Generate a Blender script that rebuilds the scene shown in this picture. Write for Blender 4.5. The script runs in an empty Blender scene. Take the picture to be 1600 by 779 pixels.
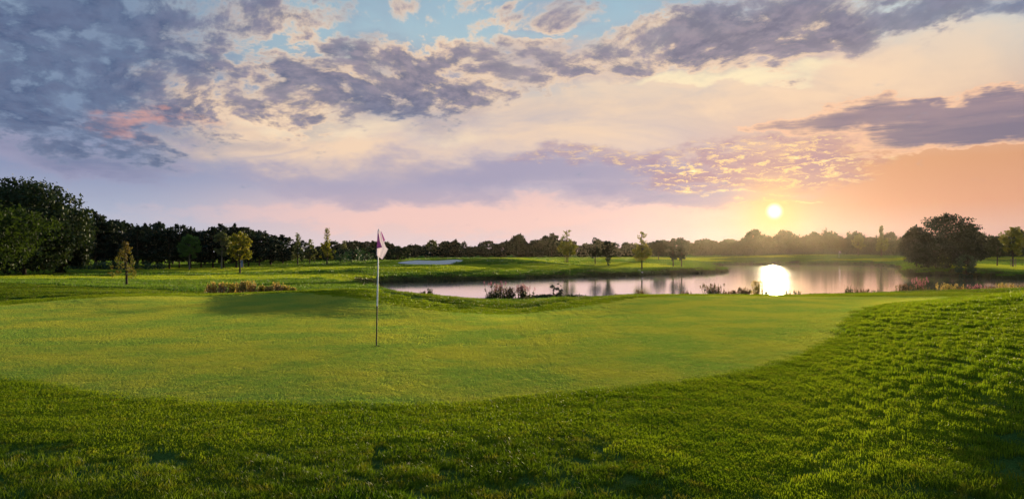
import bpy, bmesh, math, random
import numpy as np
from mathutils import Vector, Matrix, Euler

R = math.radians
SC = bpy.context.scene
COL = SC.collection
random.seed(7)
rng = np.random.default_rng(7)

# ------------------------------------------------------------------ camera
F, CX, HY, EYE = 1143.0, 800.0, 395.0, 1.7      # focal length, image centre, horizon row (1600 px frame), eye height
cam_d = bpy.data.cameras.new('camera'); cam = bpy.data.objects.new('camera', cam_d); COL.objects.link(cam)
cam_d.sensor_width = 36.0; cam_d.lens = 36.0 * F / 1600.0
cam_d.shift_y = (HY - 389.5) / 1600.0
cam_d.clip_start = 0.1; cam_d.clip_end = 6000
cam.location = (0, 0, EYE); cam.rotation_euler = (R(90), 0, 0)
SC.camera = cam

# ------------------------------------------------------------------ colour management
SC.view_settings.view_transform = 'Standard'; SC.view_settings.look = 'None'
SC.view_settings.exposure = 0.85; SC.view_settings.gamma = 1.0
SC.view_settings.use_curve_mapping = False
SC.cycles.use_denoising = True
SC.cycles.max_bounces = 8; SC.cycles.transparent_max_bounces = 8
SC.cycles.diffuse_bounces = 3; SC.cycles.transmission_bounces = 4; SC.cycles.volume_bounces = 0
SC.cycles.sample_clamp_indirect = 6.0

# ------------------------------------------------------------------ sun
SUN_AZ = math.atan2(1210 - CX, F)                       # to the right of the view axis (+Y)
SUN_EL = math.atan((HY - 330) / F * math.cos(SUN_AZ))
sun_dir = Vector((math.sin(SUN_AZ) * math.cos(SUN_EL), math.cos(SUN_AZ) * math.cos(SUN_EL), math.sin(SUN_EL)))
sd = bpy.data.lights.new('sun', 'SUN'); sd.energy = 5.0; sd.angle = R(0.6); sd.color = (1.0, 0.80, 0.50)
sun = bpy.data.objects.new('sun', sd); COL.objects.link(sun); sun.location = (0, 0, 60)
sun.rotation_euler = sun_dir.to_track_quat('Z', 'Y').to_euler()


# ------------------------------------------------------------------ a small language for shader maths
class S:
    """A socket that can be used in arithmetic; builds Math nodes in the tree T."""
    T = None
    def __init__(s, sock): s.s = sock
    @staticmethod
    def m(op, *a, clamp=False):
        n = S.T.nodes.new('ShaderNodeMath'); n.operation = op; n.use_clamp = clamp
        for i, v in enumerate(a):
            if isinstance(v, S): S.T.links.new(v.s, n.inputs[i])
            else: n.inputs[i].default_value = float(v)
        return S(n.outputs[0])
    def __add__(a, b): return S.m('ADD', a, b)
    def __radd__(a, b): return S.m('ADD', b, a)
    def __sub__(a, b): return S.m('SUBTRACT', a, b)
    def __rsub__(a, b): return S.m('SUBTRACT', b, a)
    def __mul__(a, b): return S.m('MULTIPLY', a, b)
    def __rmul__(a, b): return S.m('MULTIPLY', b, a)
    def __truediv__(a, b): return S.m('DIVIDE', a, b)
    def __rtruediv__(a, b): return S.m('DIVIDE', b, a)
    def __neg__(a): return S.m('MULTIPLY', a, -1.0)

def ss(x, a, b, lo=0.0, hi=1.0):                         # smoothstep
    n = S.T.nodes.new('ShaderNodeMapRange'); n.interpolation_type = 'SMOOTHSTEP'
    S.T.links.new(x.s, n.inputs['Value'])
    for k, v in (('From Min', a), ('From Max', b), ('To Min', lo), ('To Max', hi)):
        if isinstance(v, S): S.T.links.new(v.s, n.inputs[k])
        else: n.inputs[k].default_value = v
    return S(n.outputs['Result'])

def lin(c):                                              # sRGB 0..255 -> linear
    out = []
    for v in c[:3]:
        v /= 255.0
        out.append(v / 12.92 if v <= 0.04045 else ((v + 0.055) / 1.055) ** 2.4)
    return tuple(out) + (1.0,)

def colour(c):
    n = S.T.nodes.new('ShaderNodeRGB'); n.outputs[0].default_value = c; return n.outputs[0]

def mix(f, a, b, mode='MIX'):                            # a, b colour sockets or tuples
    n = S.T.nodes.new('ShaderNodeMix'); n.data_type = 'RGBA'; n.blend_type = mode
    if isinstance(f, S): S.T.links.new(f.s, n.inputs[0])
    else: n.inputs[0].default_value = f
    for i, v in ((6, a), (7, b)):
        if isinstance(v, tuple): n.inputs[i].default_value = v
        else: S.T.links.new(v, n.inputs[i])
    return n.outputs[2]

def xyz(x, y, z):
    n = S.T.nodes.new('ShaderNodeCombineXYZ')
    for i, v in enumerate((x, y, z)):
        if isinstance(v, S): S.T.links.new(v.s, n.inputs[i])
        else: n.inputs[i].default_value = v
    return n.outputs[0]

def noise(vec, scale, detail=5, rough=0.55, dist=0.0, col=False, lac=2.0):
    n = S.T.nodes.new('ShaderNodeTexNoise'); S.T.links.new(vec, n.inputs['Vector'])
    n.inputs['Scale'].default_value = scale; n.inputs['Detail'].default_value = detail
    n.inputs['Roughness'].default_value = rough; n.inputs['Distortion'].default_value = dist
    n.inputs['Lacunarity'].default_value = lac
    return n.outputs['Color'] if col else S(n.outputs['Fac'])

# ------------------------------------------------------------------ world: evening sky
world = bpy.data.worlds.new('World'); SC.world = world; world.use_nodes = True
wt = world.node_tree; wt.nodes.clear(); S.T = wt
tc = wt.nodes.new('ShaderNodeTexCoord')
sp = wt.nodes.new('ShaderNodeSeparateXYZ'); wt.links.new(tc.outputs['Generated'], sp.inputs[0])
dx, dy, dz = (S(sp.outputs[i]) for i in range(3))
U = S.m('ARCTAN2', dx, dy)                               # azimuth from +Y, radians
E = S.m('ARCSINE', dz)                                   # elevation, radians
def ue(px, py):
    u = math.atan((px - CX) / F); return u, math.atan((HY - py) / F * math.cos(u))

# cloud-deck coordinates: clouds flatten and crowd together towards the horizon
zz = S.m('MAXIMUM', dz, 0.0) + 0.30
PX, PY = dx / zz, dy / zz
wv = noise(xyz(PX, PY, 3.0), 2.2, 1, 0.4, col=True)
sv = wt.nodes.new('ShaderNodeSeparateColor'); wt.links.new(wv, sv.inputs[0])
wx, wy = S(sv.outputs[0]) - 0.5, S(sv.outputs[1]) - 0.5
# slow wobble of every painted area so that no outline is an ellipse
Uw = U + (noise(xyz(U, E * 2.2, 0.0), 7.0, 5, 0.62) - 0.5) * 0.26
Ew = E + (noise(xyz(U, E * 2.2, 7.0), 7.0, 5, 0.62) - 0.5) * 0.12

def blob(px, py, rx, ry, rot=0.0, soft=1.0, warp=True):
    """1 in the middle of an ellipse of half-axes rx, ry (in photo pixels), falling to 0 outside."""
    u0, e0 = ue(px, py); a, b = rx / F * math.cos(u0) ** 2, ry / F * math.cos(u0)
    x, y = ((Uw, Ew) if warp else (U, E)); x = x - u0; y = y - e0
    if rot:
        c, s = math.cos(R(rot)), math.sin(R(rot)); x, y = x * c + y * s, y * c - x * s
    x, y = x / a, y / b
    return ss(x * x + y * y, 1.0 + 0.75 * soft, max(0.0, 1.0 - 0.95 * soft))

def ramp(x, stops):
    n = wt.nodes.new('ShaderNodeValToRGB'); n.color_ramp.interpolation = 'EASE' if False else 'LINEAR'
    wt.links.new(x.s, n.inputs[0]); el = n.color_ramp.elements
    while len(el) > 1: el.remove(el[-1])
    for i, (p, c) in enumerate(stops):
        e = el[0] if i == 0 else el.new(p)
        e.position = p; e.color = lin(c)
    return n.outputs[0]
T = E / 0.36                                             # 0 at the horizon, 1 just above the frame
def rows(*st): return [((HY - y) / F / 0.36 * 0.985, c) for y, c in st]
left = ramp(T, rows((395, (196, 199, 214)), (340, (176, 182, 203)), (280, (142, 152, 184)), (200, (122, 140, 170)), (60, (140, 166, 188)), (-20, (140, 172, 194))))
mid = ramp(T, rows((395, (224, 208, 212)), (355, (232, 200, 196)), (325, (232, 198, 194)), (290, (192, 181, 196)), (225, (198, 186, 192)), (165, (200, 188, 186)), (100, (176, 196, 204)), (40, (164, 192, 206)), (-20, (150, 182, 202))))
right = ramp(T, rows((395, (206, 170, 170)), (360, (214, 170, 158)), (325, (220, 160, 132)), (265, (216, 158, 122)), (225, (218, 176, 152)), (140, (214, 198, 184)), (70, (196, 208, 210)), (-20, (176, 200, 212))))
hot = (255, 235, 190)
sky = mix(ss(U, ue(150, 0)[0], ue(640, 0)[0]), left, mid)
sky = mix(ss(U, ue(960, 0)[0], ue(1420, 0)[0]), sky, right)
# far from the sun and overhead the sky goes on in the same dull blue
back = ramp(T, rows((395, (150, 156, 180)), (250, (120, 132, 165)), (0, (120, 140, 172)),))
away = S.m('ABSOLUTE', U - SUN_AZ)
sky = mix(ss(away, 1.25, 2.4), sky, back)
sky = mix(ss(E, 0.42, 1.0), sky, lin((138, 168, 196)))

# --- thin high veil, streaky
veil = noise(xyz(PX * 0.55 + wx * 0.5, PY * 1.0 + wy * 0.5, 1.0), 2.6, 7, 0.62)
vm = blob(860, 165, 300, 85) * 0.85
vm = S.m('MAXIMUM', vm, blob(470, 215, 250, 62) * 0.95)
vm = S.m('MAXIMUM', vm, blob(1250, 130, 300, 55) * 0.9)
vm = S.m('MAXIMUM', vm, blob(1560, 60, 180, 40) * 0.6)
vm = vm * ss(U, ue(150, 0)[0], ue(360, 0)[0])
sky = mix(vm * ss(veil, 0.30, 0.62) * 0.9, sky, lin((250, 216, 182)))
sky = mix(blob(1140, 122, 140, 14) * ss(veil, 0.3, 0.6) * 0.9, sky, lin((255, 238, 196)))
sky = mix(blob(560, 190, 190, 26) * ss(veil, 0.38, 0.62) * 0.6, sky, lin((250, 232, 200)))

# --- low, smooth cloud banks (streaks along the horizon)
st = noise(xyz(U * 1.0, E * 8.0, 2.0), 4.2, 7, 0.6, 0.2)
lav = S.m('MAXIMUM', blob(860, 272, 330, 38), blob(640, 292, 230, 26) * 0.7)
lav = S.m('MAXIMUM', lav, blob(120, 250, 210, 40))
lav = S.m('MAXIMUM', lav, blob(1080, 300, 170, 20))
sky = mix(lav * ss(st, 0.22, 0.55) * 0.9, sky, lin((162, 157, 184)))
sky = mix(blob(150, 262, 140, 24) * ss(st, 0.35, 0.6) * 0.75, sky, lin((112, 124, 160)))
sky = mix(blob(760, 338, 420, 17) * 0.6, sky, lin((246, 202, 192)))

# --- dark streak bank on the right
dk = S.m('MAXIMUM', blob(1420, 185, 270, 30), blob(1540, 205, 230, 34))
dk = S.m('MAXIMUM', dk, blob(1560, 160, 150, 22))
edge = dk + (noise(xyz(U, E * 12.0, 2.0), 3.4, 7, 0.62) - 0.5) * 2.4 + (noise(xyz(U, E * 10.0, 4.0), 14.0, 6, 0.65) - 0.5) * 1.3
edge = edge * ss(dk, 0.02, 0.25)
sky = mix(ss(edge, 0.05, 0.40) * 0.75, sky, lin((250, 200, 164)))
sky = mix(ss(edge, 0.30, 1.0) * 0.92, sky, mix(ss(st, 0.35, 0.65), lin((146, 130, 146)), lin((110, 110, 138))))

# --- small golden cloudlets over the sun
gm = S.m('MAXIMUM', blob(1150, 256, 200, 30), blob(940, 246, 130, 18) * 0.55)
gn = noise(xyz(U, E * 3.6, 5.0), 40.0, 8, 0.78, 0.4)
gd = noise(xyz(U, E * 3.4, 9.0), 14.0, 5, 0.6, 0.3)
sky = mix(gm * ss(gd, 0.30, 0.55) * 0.9, sky, lin((164, 132, 156)))
sky = mix(gm * ss(gn, 0.50, 0.58), sky, lin((255, 214, 150)))
sky = mix(gm * ss(gn, 0.58, 0.68), sky, lin((255, 244, 200)))
bar = S.m('MAXIMUM', blob(1160, 293, 70, 4, -2, 0.6), blob(1215, 316, 70, 5, 0, 0.6))
sky = mix(bar * ss(gn, 0.44, 0.56) * 0.8, sky, lin((255, 222, 170)))

# --- altocumulus: ragged, slate blue in the body, lit on the thin edges
RX, RY = PX * 0.88 + PY * 0.47 + wx * 0.22, (PY * 0.88 - PX * 0.47) * 0.85 + wy * 0.22      # rows of cloud run diagonally
v3 = xyz(RX, RY, 0.0)
cn = noise(v3, 6.6, 6, 0.56)
c2 = noise(v3, 17.0, 8, 0.62); c3 = noise(v3, 30.0, 5, 0.6)
bigc = noise(xyz(PX, PY, 11.0), 3.4, 3, 0.5)
N = cn * 0.45 + c2 * 0.55
cov = S.m('MAXIMUM', blob(120, 90, 370, 165)*0.93, blob(580, 130, 270, 70, 6) * 1.0)
cov = S.m('MAXIMUM', cov, blob(300, 225, 150, 26) * 0.6)
cov = S.m('MAXIMUM', cov, blob(410, 35, 160, 50, 14) * 0.72)
cov = S.m('MAXIMUM', cov, blob(1190, 52, 270, 60) * 1.1)
cov = S.m('MAXIMUM', cov, blob(1010, 85, 150, 40) * 0.85)
cov = S.m('MAXIMUM', cov, blob(1490, 16, 260, 24) * 0.9)
cov = S.m('MAXIMUM', cov, blob(790, 100, 170, 36) * 0.85)
cov = S.m('MAXIMUM', cov, blob(850, 20, 90, 32) * 0.58)
cov = S.m('MAXIMUM', cov, blob(700, 30, 150, 40) * 0.38)
cov = S.m('MAXIMUM', cov, ss(E, 0.36, 0.6) * 0.5)
th = 0.66 - cov * 0.25
d = N - th
body = ss(d, -0.035, 0.095); rim = ss(d, -0.075, 0.02)
rimk = S.m('MAXIMUM', blob(700, 80, 380, 95), blob(1150, 90, 330, 90))
rimk = S.m('MAXIMUM', rimk, blob(420, 170, 190, 75))
rimc = mix(rimk, lin((142, 158, 182)), lin((253, 220, 186)))
rimc = mix(blob(225, 190, 110, 22) * 0.6, rimc, lin((226, 160, 142)))
bodc = mix(ss(U, ue(250, 0)[0], ue(1000, 0)[0]), lin((76, 93, 128)), lin((110, 114, 138)))
bodc = mix(ss(c2, 0.40, 0.62) * 0.55, bodc, mix(rimk * 0.55, lin((128, 140, 168)), lin((196, 172, 172))))
bodc = mix(ss(d, 0.05, 0.16) * 0.5, bodc, lin((84, 94, 128)))
soft = ss(noise(v3, 4.5, 4, 0.5), 0.36, 0.60) * cov
sky = mix(soft * 0.7, sky, mix(ss(U, ue(250, 0)[0], ue(1000, 0)[0]), lin((118, 132, 162)), lin((158, 148, 170))))
sky = mix(rim * (rimk * ss(bigc, .38, .56) * 0.75 + 0.22), sky, rimc)
bodc = mix(ss(c3, .40, .66) * 0.6, bodc, mix(rimk, lin((106, 122, 154)), lin((160, 148, 164))))
sky = mix(body * (ss(bigc, .3, .6) * .17 + .78), sky, bodc)
pk = blob(215, 188, 75, 16, 6) * ss(noise(xyz(U, E * 3.0, 1.5), 20.0, 6, 0.6), 0.42, 0.56)
sky = mix(pk * 0.5, sky, lin((226, 164, 148)))

# --- the sun's disc and its glow
sdv = wt.nodes.new('ShaderNodeVectorMath'); sdv.operation = 'DOT_PRODUCT'
wt.links.new(tc.outputs['Generated'], sdv.inputs[0]); sdv.inputs[1].default_value = sun_dir
ang = S.m('ARCCOSINE', S.m('MINIMUM', S(sdv.outputs['Value']), 1.0))
glow = S.m('POWER', 2.718, -(ang * ang) / (0.12 ** 2)) 
sky = mix(glow * 0.12, sky, lin((255, 196, 140)))
glow2 = S.m('POWER', 2.718, -(ang * ang) / (0.032 ** 2))
sky = mix(glow2 * 0.7, sky, lin((255, 214, 130)))
sky = mix(S.m('POWER', 2.718, -(ang * ang) / (0.05 ** 2)) * 0.3, sky, lin((255, 186, 120)))
disc = ss(ang, 0.0125, 0.0010)
sky = mix(disc, sky, (2.6, 2.2, 1.45, 1.0))
# below the horizon: dull ground tone
sky = mix(ss(E, -0.002, -0.03), sky, lin((60, 66, 48)))

nish = wt.nodes.new('ShaderNodeTexSky'); nish.sky_type = 'NISHITA'; nish.sun_disc = False
nish.sun_elevation = SUN_EL; nish.sun_rotation = SUN_AZ; nish.air_density = 1.0; nish.dust_density = 1.0
bg1 = wt.nodes.new('ShaderNodeBackground'); bg2 = wt.nodes.new('ShaderNodeBackground')
wt.links.new(nish.outputs[0], bg1.inputs[0]); bg1.inputs[1].default_value = 0.001
wt.links.new(sky, bg2.inputs[0]); bg2.inputs[1].default_value = 0.555
add = wt.nodes.new('ShaderNodeAddShader'); wo = wt.nodes.new('ShaderNodeOutputWorld')
wt.links.new(bg1.outputs[0], add.inputs[0]); wt.links.new(bg2.outputs[0], add.inputs[1]); wt.links.new(add.outputs[0], wo.inputs[0])
world.cycles.sampling_method = 'MANUAL'; world.cycles.sample_map_resolution = 1024

# ================================================================== noise in numpy
_perm = np.random.default_rng(11).permutation(4096)
_val = np.random.default_rng(12).uniform(-1, 1, 4096)
def vnoise(x, y):
    xi, yi = np.floor(x).astype(int), np.floor(y).astype(int); fx, fy = x - xi, y - yi
    fx = fx * fx * (3 - 2 * fx); fy = fy * fy * (3 - 2 * fy)
    h = lambda a, b: _val[_perm[(_perm[a & 4095] + b) & 4095]]
    return (h(xi, yi) * (1 - fx) + h(xi + 1, yi) * fx) * (1 - fy) + (h(xi, yi + 1) * (1 - fx) + h(xi + 1, yi + 1) * fx) * fy
def fbm(x, y, o=4, g=0.5):
    a, s, t = 1.0, np.zeros(np.shape(x)), 0.0
    for k in range(o):
        s = s + a * vnoise(x * 2 ** k + 17.3 * k, y * 2 ** k - 9.1 * k); t += a; a *= g
    return s / t
def sstep(a, b, x):
    t = np.clip((x - a) / (b - a), 0, 1); return t * t * (3 - 2 * t)

# ================================================================== lie of the land
WATER = -1.3
def P(px, Y): return ((px - CX) / F * Y, float(Y))          # a point on the ground seen in photo column px, Y metres ahead
def zpy(Y, py): return EYE - (py - HY) / F * Y              # height there that shows at photo row py
_cols = {
 -300: [(0, 0), (22, 0), (30, -.05), (37, .12), (48, -.2), (60, -.4), (90, -.6), (130, -.4), (200, 0)],
 0:   [(0, 0), (22, 0), (30, -.05), (37, .13), (46, -.2), (60, -.42), (90, -.62), (112, -.5), (140, -.35), (200, 0)],
 200: [(0, 0), (20, 0), (26, .08), (30, .07), (36, -.2), (45, -.39), (58, -.58), (80, -.72), (105, -.58), (140, -.4), (200, 0)],
 330: [(0, 0), (22, 0), (29, .03), (33, -.2), (38, -.46), (48, -.6), (60, -.66), (80, -.75), (105, -.6), (130, -.35), (200, 0)],
 450: [(0, 0), (19, 0), (23, .08), (28, .24), (32, -.05), (40, -.5), (52, -.68), (80, -.72), (105, -.4), (125, -.05), (160, 0), (200, 0)],
 560: [(0, 0), (19, 0), (23, .19), (27, .42), (31, .12), (40, -.75), (60, -.92), (75, -.6), (90, -.27), (115, .1), (150, 0), (200, 0)],
 690: [(0, 0), (18, -.04), (22, -.02), (27, .07), (30, -.08), (36, -.55), (44, -1.15), (68, -1.1), (75, -1.0), (81, -.75), (90, -.3), (102, .05), (112, .68), (118, .6), (140, 0), (200, 0)],
 800: [(0, 0), (18, -.05), (22, -.17), (27, -.20), (31, -.40), (37, -.8), (44, -1.2), (79, -1.12), (85, -.95), (93, -.6), (102, -.2), (115, .95), (122, .9), (150, 0), (200, 0)],
 900: [(0, 0), (18, -.02), (23, -.03), (27, -.04), (31, -.2), (37, -.7), (44, -1.15), (86, -1.12), (93, -.85), (101, -.5), (110, -.25), (130, -.2), (150, .1), (200, 0)],
 1000:[(0, 0), (14, .0), (20, .02), (27, .15), (31, -.1), (37, -.7), (43, -1.15), (92, -1.12), (98, -.9), (105, -.6), (115, -.35), (150, .05), (190, .1), (230, .2)],
 1130:[(0, 0), (14, 0), (22, .05), (27, .12), (31, -.1), (37, -.7), (43, -1.15), (110, -.95), (150, -.8), (190, -.9), (210, .1), (230, .4)],
 1250:[(0, .02), (8, .02), (14, .02), (22, .04), (27, .09), (31, -.1), (37, -.7), (43, -1.15), (186, -1.0), (200, -.3), (228, 1.0), (240, 1.0), (280, .2)],
 1350:[(0, .07), (8, .08), (13, .07), (18, .06), (24, .05), (28, .1), (32, -.1), (38, -.7), (44, -1.15), (172, -1.0), (195, -.2), (222, .95), (240, .9), (280, .2)],
 1450:[(0, .08), (6, .14), (10, .3), (15, .40), (18, .42), (21, .28), (25, .10), (29, .15), (33, -.1), (40, -.8), (46, -1.15), (98, -.95), (101, -.5), (106, -.1), (150, -.3), (200, .3), (260, .2)],
 1530:[(0, .1), (5, .1), (8, .34), (12, .5), (16, .62), (19, .5), (23, .2), (28, .2), (33, .0), (41, -.8), (47, -1.15), (86, -.95), (90, -.6), (105, -.3), (150, -.45), (200, .1), (260, .2)],
 1600:[(0, .12), (5, .08), (7, .42), (11, .62), (15, .80), (18, .74), (23, .35), (29, .28), (34, .0), (43, -.8), (50, -1.15), (83, -.95), (88, -.7), (105, -.45), (150, -.5), (200, .0), (260, .2)],
 1900:[(0, .2), (5, .3), (10, .8), (15, 1.0), (22, .8), (30, .4), (38, .0), (48, -.9), (60, -1.1), (90, -.8), (150, -.4), (200, 0), (260, .2)],
}
_ck = sorted(_cols); _us = (np.linspace(-300, 1900, 221) - CX) / F
_ly = np.linspace(0, math.log(400 / 3), 300); _Ys = 3 * np.exp(_ly)
_tab = np.array([np.interp(_Ys, *zip(*_cols[c])) for c in _ck])
_t2 = np.array([np.interp(_us, (np.array(_ck) - CX) / F, _tab[:, j]) for j in range(300)]).T
for _ in range(6):
    _p = np.pad(_t2, ((1, 1), (0, 0)), 'edge'); _t2 = (_p[:-2] + _p[1:-1] + _p[2:]) / 3
for _ in range(2):
    _p = np.pad(_t2, ((0, 0), (1, 1)), 'edge'); _t2 = (_p[:, :-2] + 2 * _p[:, 1:-1] + _p[:, 2:]) / 4
def land(x, y):
    Y = np.clip(y, 3.0, 399.0); u = np.clip(x / np.maximum(Y, 3.0), _us[0], _us[-1])
    i = np.clip((u - _us[0]) / (_us[1] - _us[0]), 0, len(_us) - 1.001); j = np.clip(np.log(Y / 3) / (_ly[1] - _ly[0]), 0, 298.999)
    a, b = i.astype(int), j.astype(int); fi, fj = i - a, j - b
    z = (_t2[a, b] * (1 - fi) + _t2[a + 1, b] * fi) * (1 - fj) + (_t2[a, b + 1] * (1 - fi) + _t2[a + 1, b + 1] * fi) * fj
    return z

def polysdf(poly, x, y):                                    # signed distance, negative inside
    p = np.array(poly); q = np.roll(p, -1, 0); x, y = np.asarray(x, float), np.asarray(y, float)
    d = np.full(x.shape, 1e18); ins = np.zeros(x.shape, bool)
    for (ax, ay), (bx, by) in zip(p, q):
        ex, ey = bx - ax, by - ay; wx_, wy_ = x - ax, y - ay
        t = np.clip((wx_ * ex + wy_ * ey) / (ex * ex + ey * ey), 0, 1)
        d = np.minimum(d, (wx_ - ex * t) ** 2 + (wy_ - ey * t) ** 2)
        c = ((ay <= y) & (by > y)) | ((by <= y) & (ay > y))
        xx = ax + (y - ay) / (by - ay if by != ay else 1) * ex
        ins ^= c & (x < xx)
    return np.where(ins, -1, 1) * np.sqrt(d)
def catmull(pts, n=8):
    p = np.array(pts, float); out = []
    for i in range(len(p)):
        a, b, c, d = p[i - 1], p[i], p[(i + 1) % len(p)], p[(i + 2) % len(p)]
        for k in range(n):
            t = k / n
            out.append(0.5 * (2 * b + (c - a) * t + (2 * a - 5 * b + 4 * c - d) * t * t + (3 * b - 3 * c + d - a) * t ** 3))
    return [tuple(v) for v in out]
POND = catmull([P(*a) for a in [(588, 71), (606, 60), (690, 46.5), (790, 44.5), (825, 47.5), (915, 48), (945, 45), (1100, 43), (1300, 44),
    (1500, 47), (1640, 51), (1800, 58), (1880, 72), (1720, 82), (1600, 82), (1545, 85), (1520, 90), (1490, 97), (1430, 98), (1408, 108),
    (1404, 140), (1385, 165), (1320, 188), (1200, 192), (1125, 185), (1098, 170), (1106, 150), (1124, 134), (1137, 121), (1126, 112),
    (1060, 103), (1000, 96), (900, 90), (800, 83), (700, 77), (640, 76)]], 5)
GREEN = catmull([P(*a) for a in [(-250, 12.5), (0, 9.86), (200, 8.62), (360, 8.3), (520, 8.2), (700, 8.3), (900, 8.95), (1090, 9.8), (1220, 11.2),
    (1302, 13.8), (1328, 17), (1340, 19.6), (1370, 21.8), (1450, 23.6), (1490, 25.3), (1440, 26.6), (1300, 27.1), (1100, 26.9), (1000, 25.6), (900, 22.8), (800, 21.6),
    (690, 21.4), (600, 22.6), (540, 24.4), (470, 26.8), (400, 27.8), (300, 27.9), (180, 27.0), (80, 25.2), (0, 23.4), (-120, 20.5), (-260, 16.5)]], 5)
BUNKER = catmull([P(*a) for a in [(622, 106), (648, 102.5), (688, 101), (716, 105), (722, 110), (700, 110), (680, 108.6), (650, 111), (634, 109.5)]], 5)

def height(x, y):
    x, y = np.asarray(x, float), np.asarray(y, float); r = np.hypot(x, y)
    z = land(x, y)
    z = z + fbm(x / 9 + 3, y / 6, 3) * 0.05 * sstep(20, 40, r) + fbm(x / 30, y / 22, 3) * 0.22 * sstep(48, 80, r)
    far = sstep(260, 900, r); z = z * (1 - far) + 0.3 * far
    s = polysdf(POND, x, y) + fbm(x / 2.2, y / 2.2, 3) * 0.35 * sstep(30, 45, r)
    near = sstep(55, 62, y)                                 # the far banks stand steeper than the near one
    w = sstep(0.0, 2.4, s) * (1 - near) + sstep(-0.1, 1.1, s) * near
    zi = WATER - 0.15 - 0.7 * sstep(0, -3, s)
    return np.where(s > 3.0, z, zi * (1 - w) + z * w)
def gsdf(x, y): return polysdf(GREEN, x, y)
def collar_w(x, y):                                         # how far the mown collar reaches out from the green
    pxx = CX + F * np.asarray(x) / np.maximum(np.asarray(y), .5)
    return 1.5 + 2.3 * sstep(850, 1250, pxx) * sstep(24, 19, np.asarray(y)) + 0.3 * fbm(np.asarray(x) / 2, np.asarray(y) / 2, 2)
def surf(x, y):                                             # the ground sheet itself, with the tufty relief of the rough
    x, y = np.asarray(x, float), np.asarray(y, float); r = np.hypot(x, y)
    g = gsdf(x, y); out = sstep(0.0, 1.6, g)
    cw = collar_w(x, y); k = out * (1 - sstep(26, 44, r)); rug = sstep(-.4, 1.4, g - cw + 1.0 * fbm(x / 3, y / 3, 2))
    z = height(x, y) - 0.03 * sstep(0.08, -0.25, g)
    z = z + k * (fbm(x / 1.3 + 5, y / 0.9, 4, .6) * 0.030 * (0.12 + rug) + fbm(x / 0.33, y / 0.28, 2) * 0.012 * (0.08 + rug))
    return z + out * 0.006
def gz(x, y): return float(surf(np.array([x]), np.array([y]))[0])

# ================================================================== object helpers
def mesh_np(name, v, f, mat=None, smooth=True, attrs=None):
    """v: (n,3) floats, f: (m,k) ints with k = 3 or 4 -> a mesh datablock"""
    me = bpy.data.meshes.new(name); v = np.asarray(v, np.float32); f = np.asarray(f, np.int32); k = f.shape[1]
    me.vertices.add(len(v)); me.vertices.foreach_set('co', v.ravel())
    me.loops.add(f.size); me.loops.foreach_set('vertex_index', f.ravel())
    me.polygons.add(len(f)); me.polygons.foreach_set('loop_start', np.arange(0, f.size, k, dtype=np.int32))
    me.polygons.foreach_set('use_smooth', np.full(len(f), smooth))
    for n, a in (attrs or {}).items():
        at = me.attributes.new(n, 'FLOAT', 'POINT'); at.data.foreach_set('value', np.asarray(a, np.float32))
    me.update(calc_edges=True)
    if mat: me.materials.append(mat)
    return me
def obj(name, me, parent=None, loc=(0, 0, 0), rot=0.0):
    o = bpy.data.objects.new(name, me); COL.objects.link(o); o.location = loc
    if rot: o.rotation_euler = (0, 0, rot)
    if parent: o.parent = parent
    return o
def tag(o, label=None, cat=None, group=None, kind=None):
    if label: o['label'] = label
    if cat: o['category'] = cat
    if group: o['group'] = group
    if kind: o['kind'] = kind
    return o
def copy_tree(o, parent=None):
    c = o.copy(); COL.objects.link(c); c.parent = parent
    for ch in list(o.children): copy_tree(ch, c)
    return c

# ================================================================== materials
def new_mat(name):
    m = bpy.data.materials.new(name); m.use_nodes = True; m.node_tree.nodes.clear(); S.T = m.node_tree; return m, m.node_tree
def geo_pos():
    return S.T.nodes.new('ShaderNodeNewGeometry').outputs['Position']
def scaled(vec, sc):
    n = S.T.nodes.new('ShaderNodeMapping'); S.T.links.new(vec, n.inputs[0]); n.inputs['Scale'].default_value = sc; return n.outputs[0]
def attr(name):
    n = S.T.nodes.new('ShaderNodeAttribute'); n.attribute_name = name; return S(n.outputs['Fac'])
def out_shader(sh):
    o = S.T.nodes.new('ShaderNodeOutputMaterial'); S.T.links.new(sh, o.inputs[0])
def diffuse(c, nrm=None, rough=0.0):
    n = S.T.nodes.new('ShaderNodeBsdfDiffuse'); n.inputs['Roughness'].default_value = rough
    if isinstance(c, tuple): n.inputs[0].default_value = c
    else: S.T.links.new(c, n.inputs[0])
    if nrm is not None: S.T.links.new(nrm, n.inputs['Normal'])
    return n.outputs[0]
def principled(c, rough=0.6, spec=0.5, metal=0.0, nrm=None):
    n = S.T.nodes.new('ShaderNodeBsdfPrincipled')
    if isinstance(c, tuple): n.inputs['Base Color'].default_value = c
    else: S.T.links.new(c, n.inputs['Base Color'])
    n.inputs['Roughness'].default_value = rough; n.inputs['Specular IOR Level'].default_value = spec; n.inputs['Metallic'].default_value = metal
    if nrm is not None: S.T.links.new(nrm, n.inputs['Normal'])
    return n.outputs[0]
def translucent(c):
    n = S.T.nodes.new('ShaderNodeBsdfTranslucent')
    if isinstance(c, tuple): n.inputs[0].default_value = c
    else: S.T.links.new(c, n.inputs[0])
    return n.outputs[0]
def mixsh(f, a, b):
    n = S.T.nodes.new('ShaderNodeMixShader')
    if isinstance(f, S): S.T.links.new(f.s, n.inputs[0])
    else: n.inputs[0].default_value = f
    S.T.links.new(a, n.inputs[1]); S.T.links.new(b, n.inputs[2]); return n.outputs[0]
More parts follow.
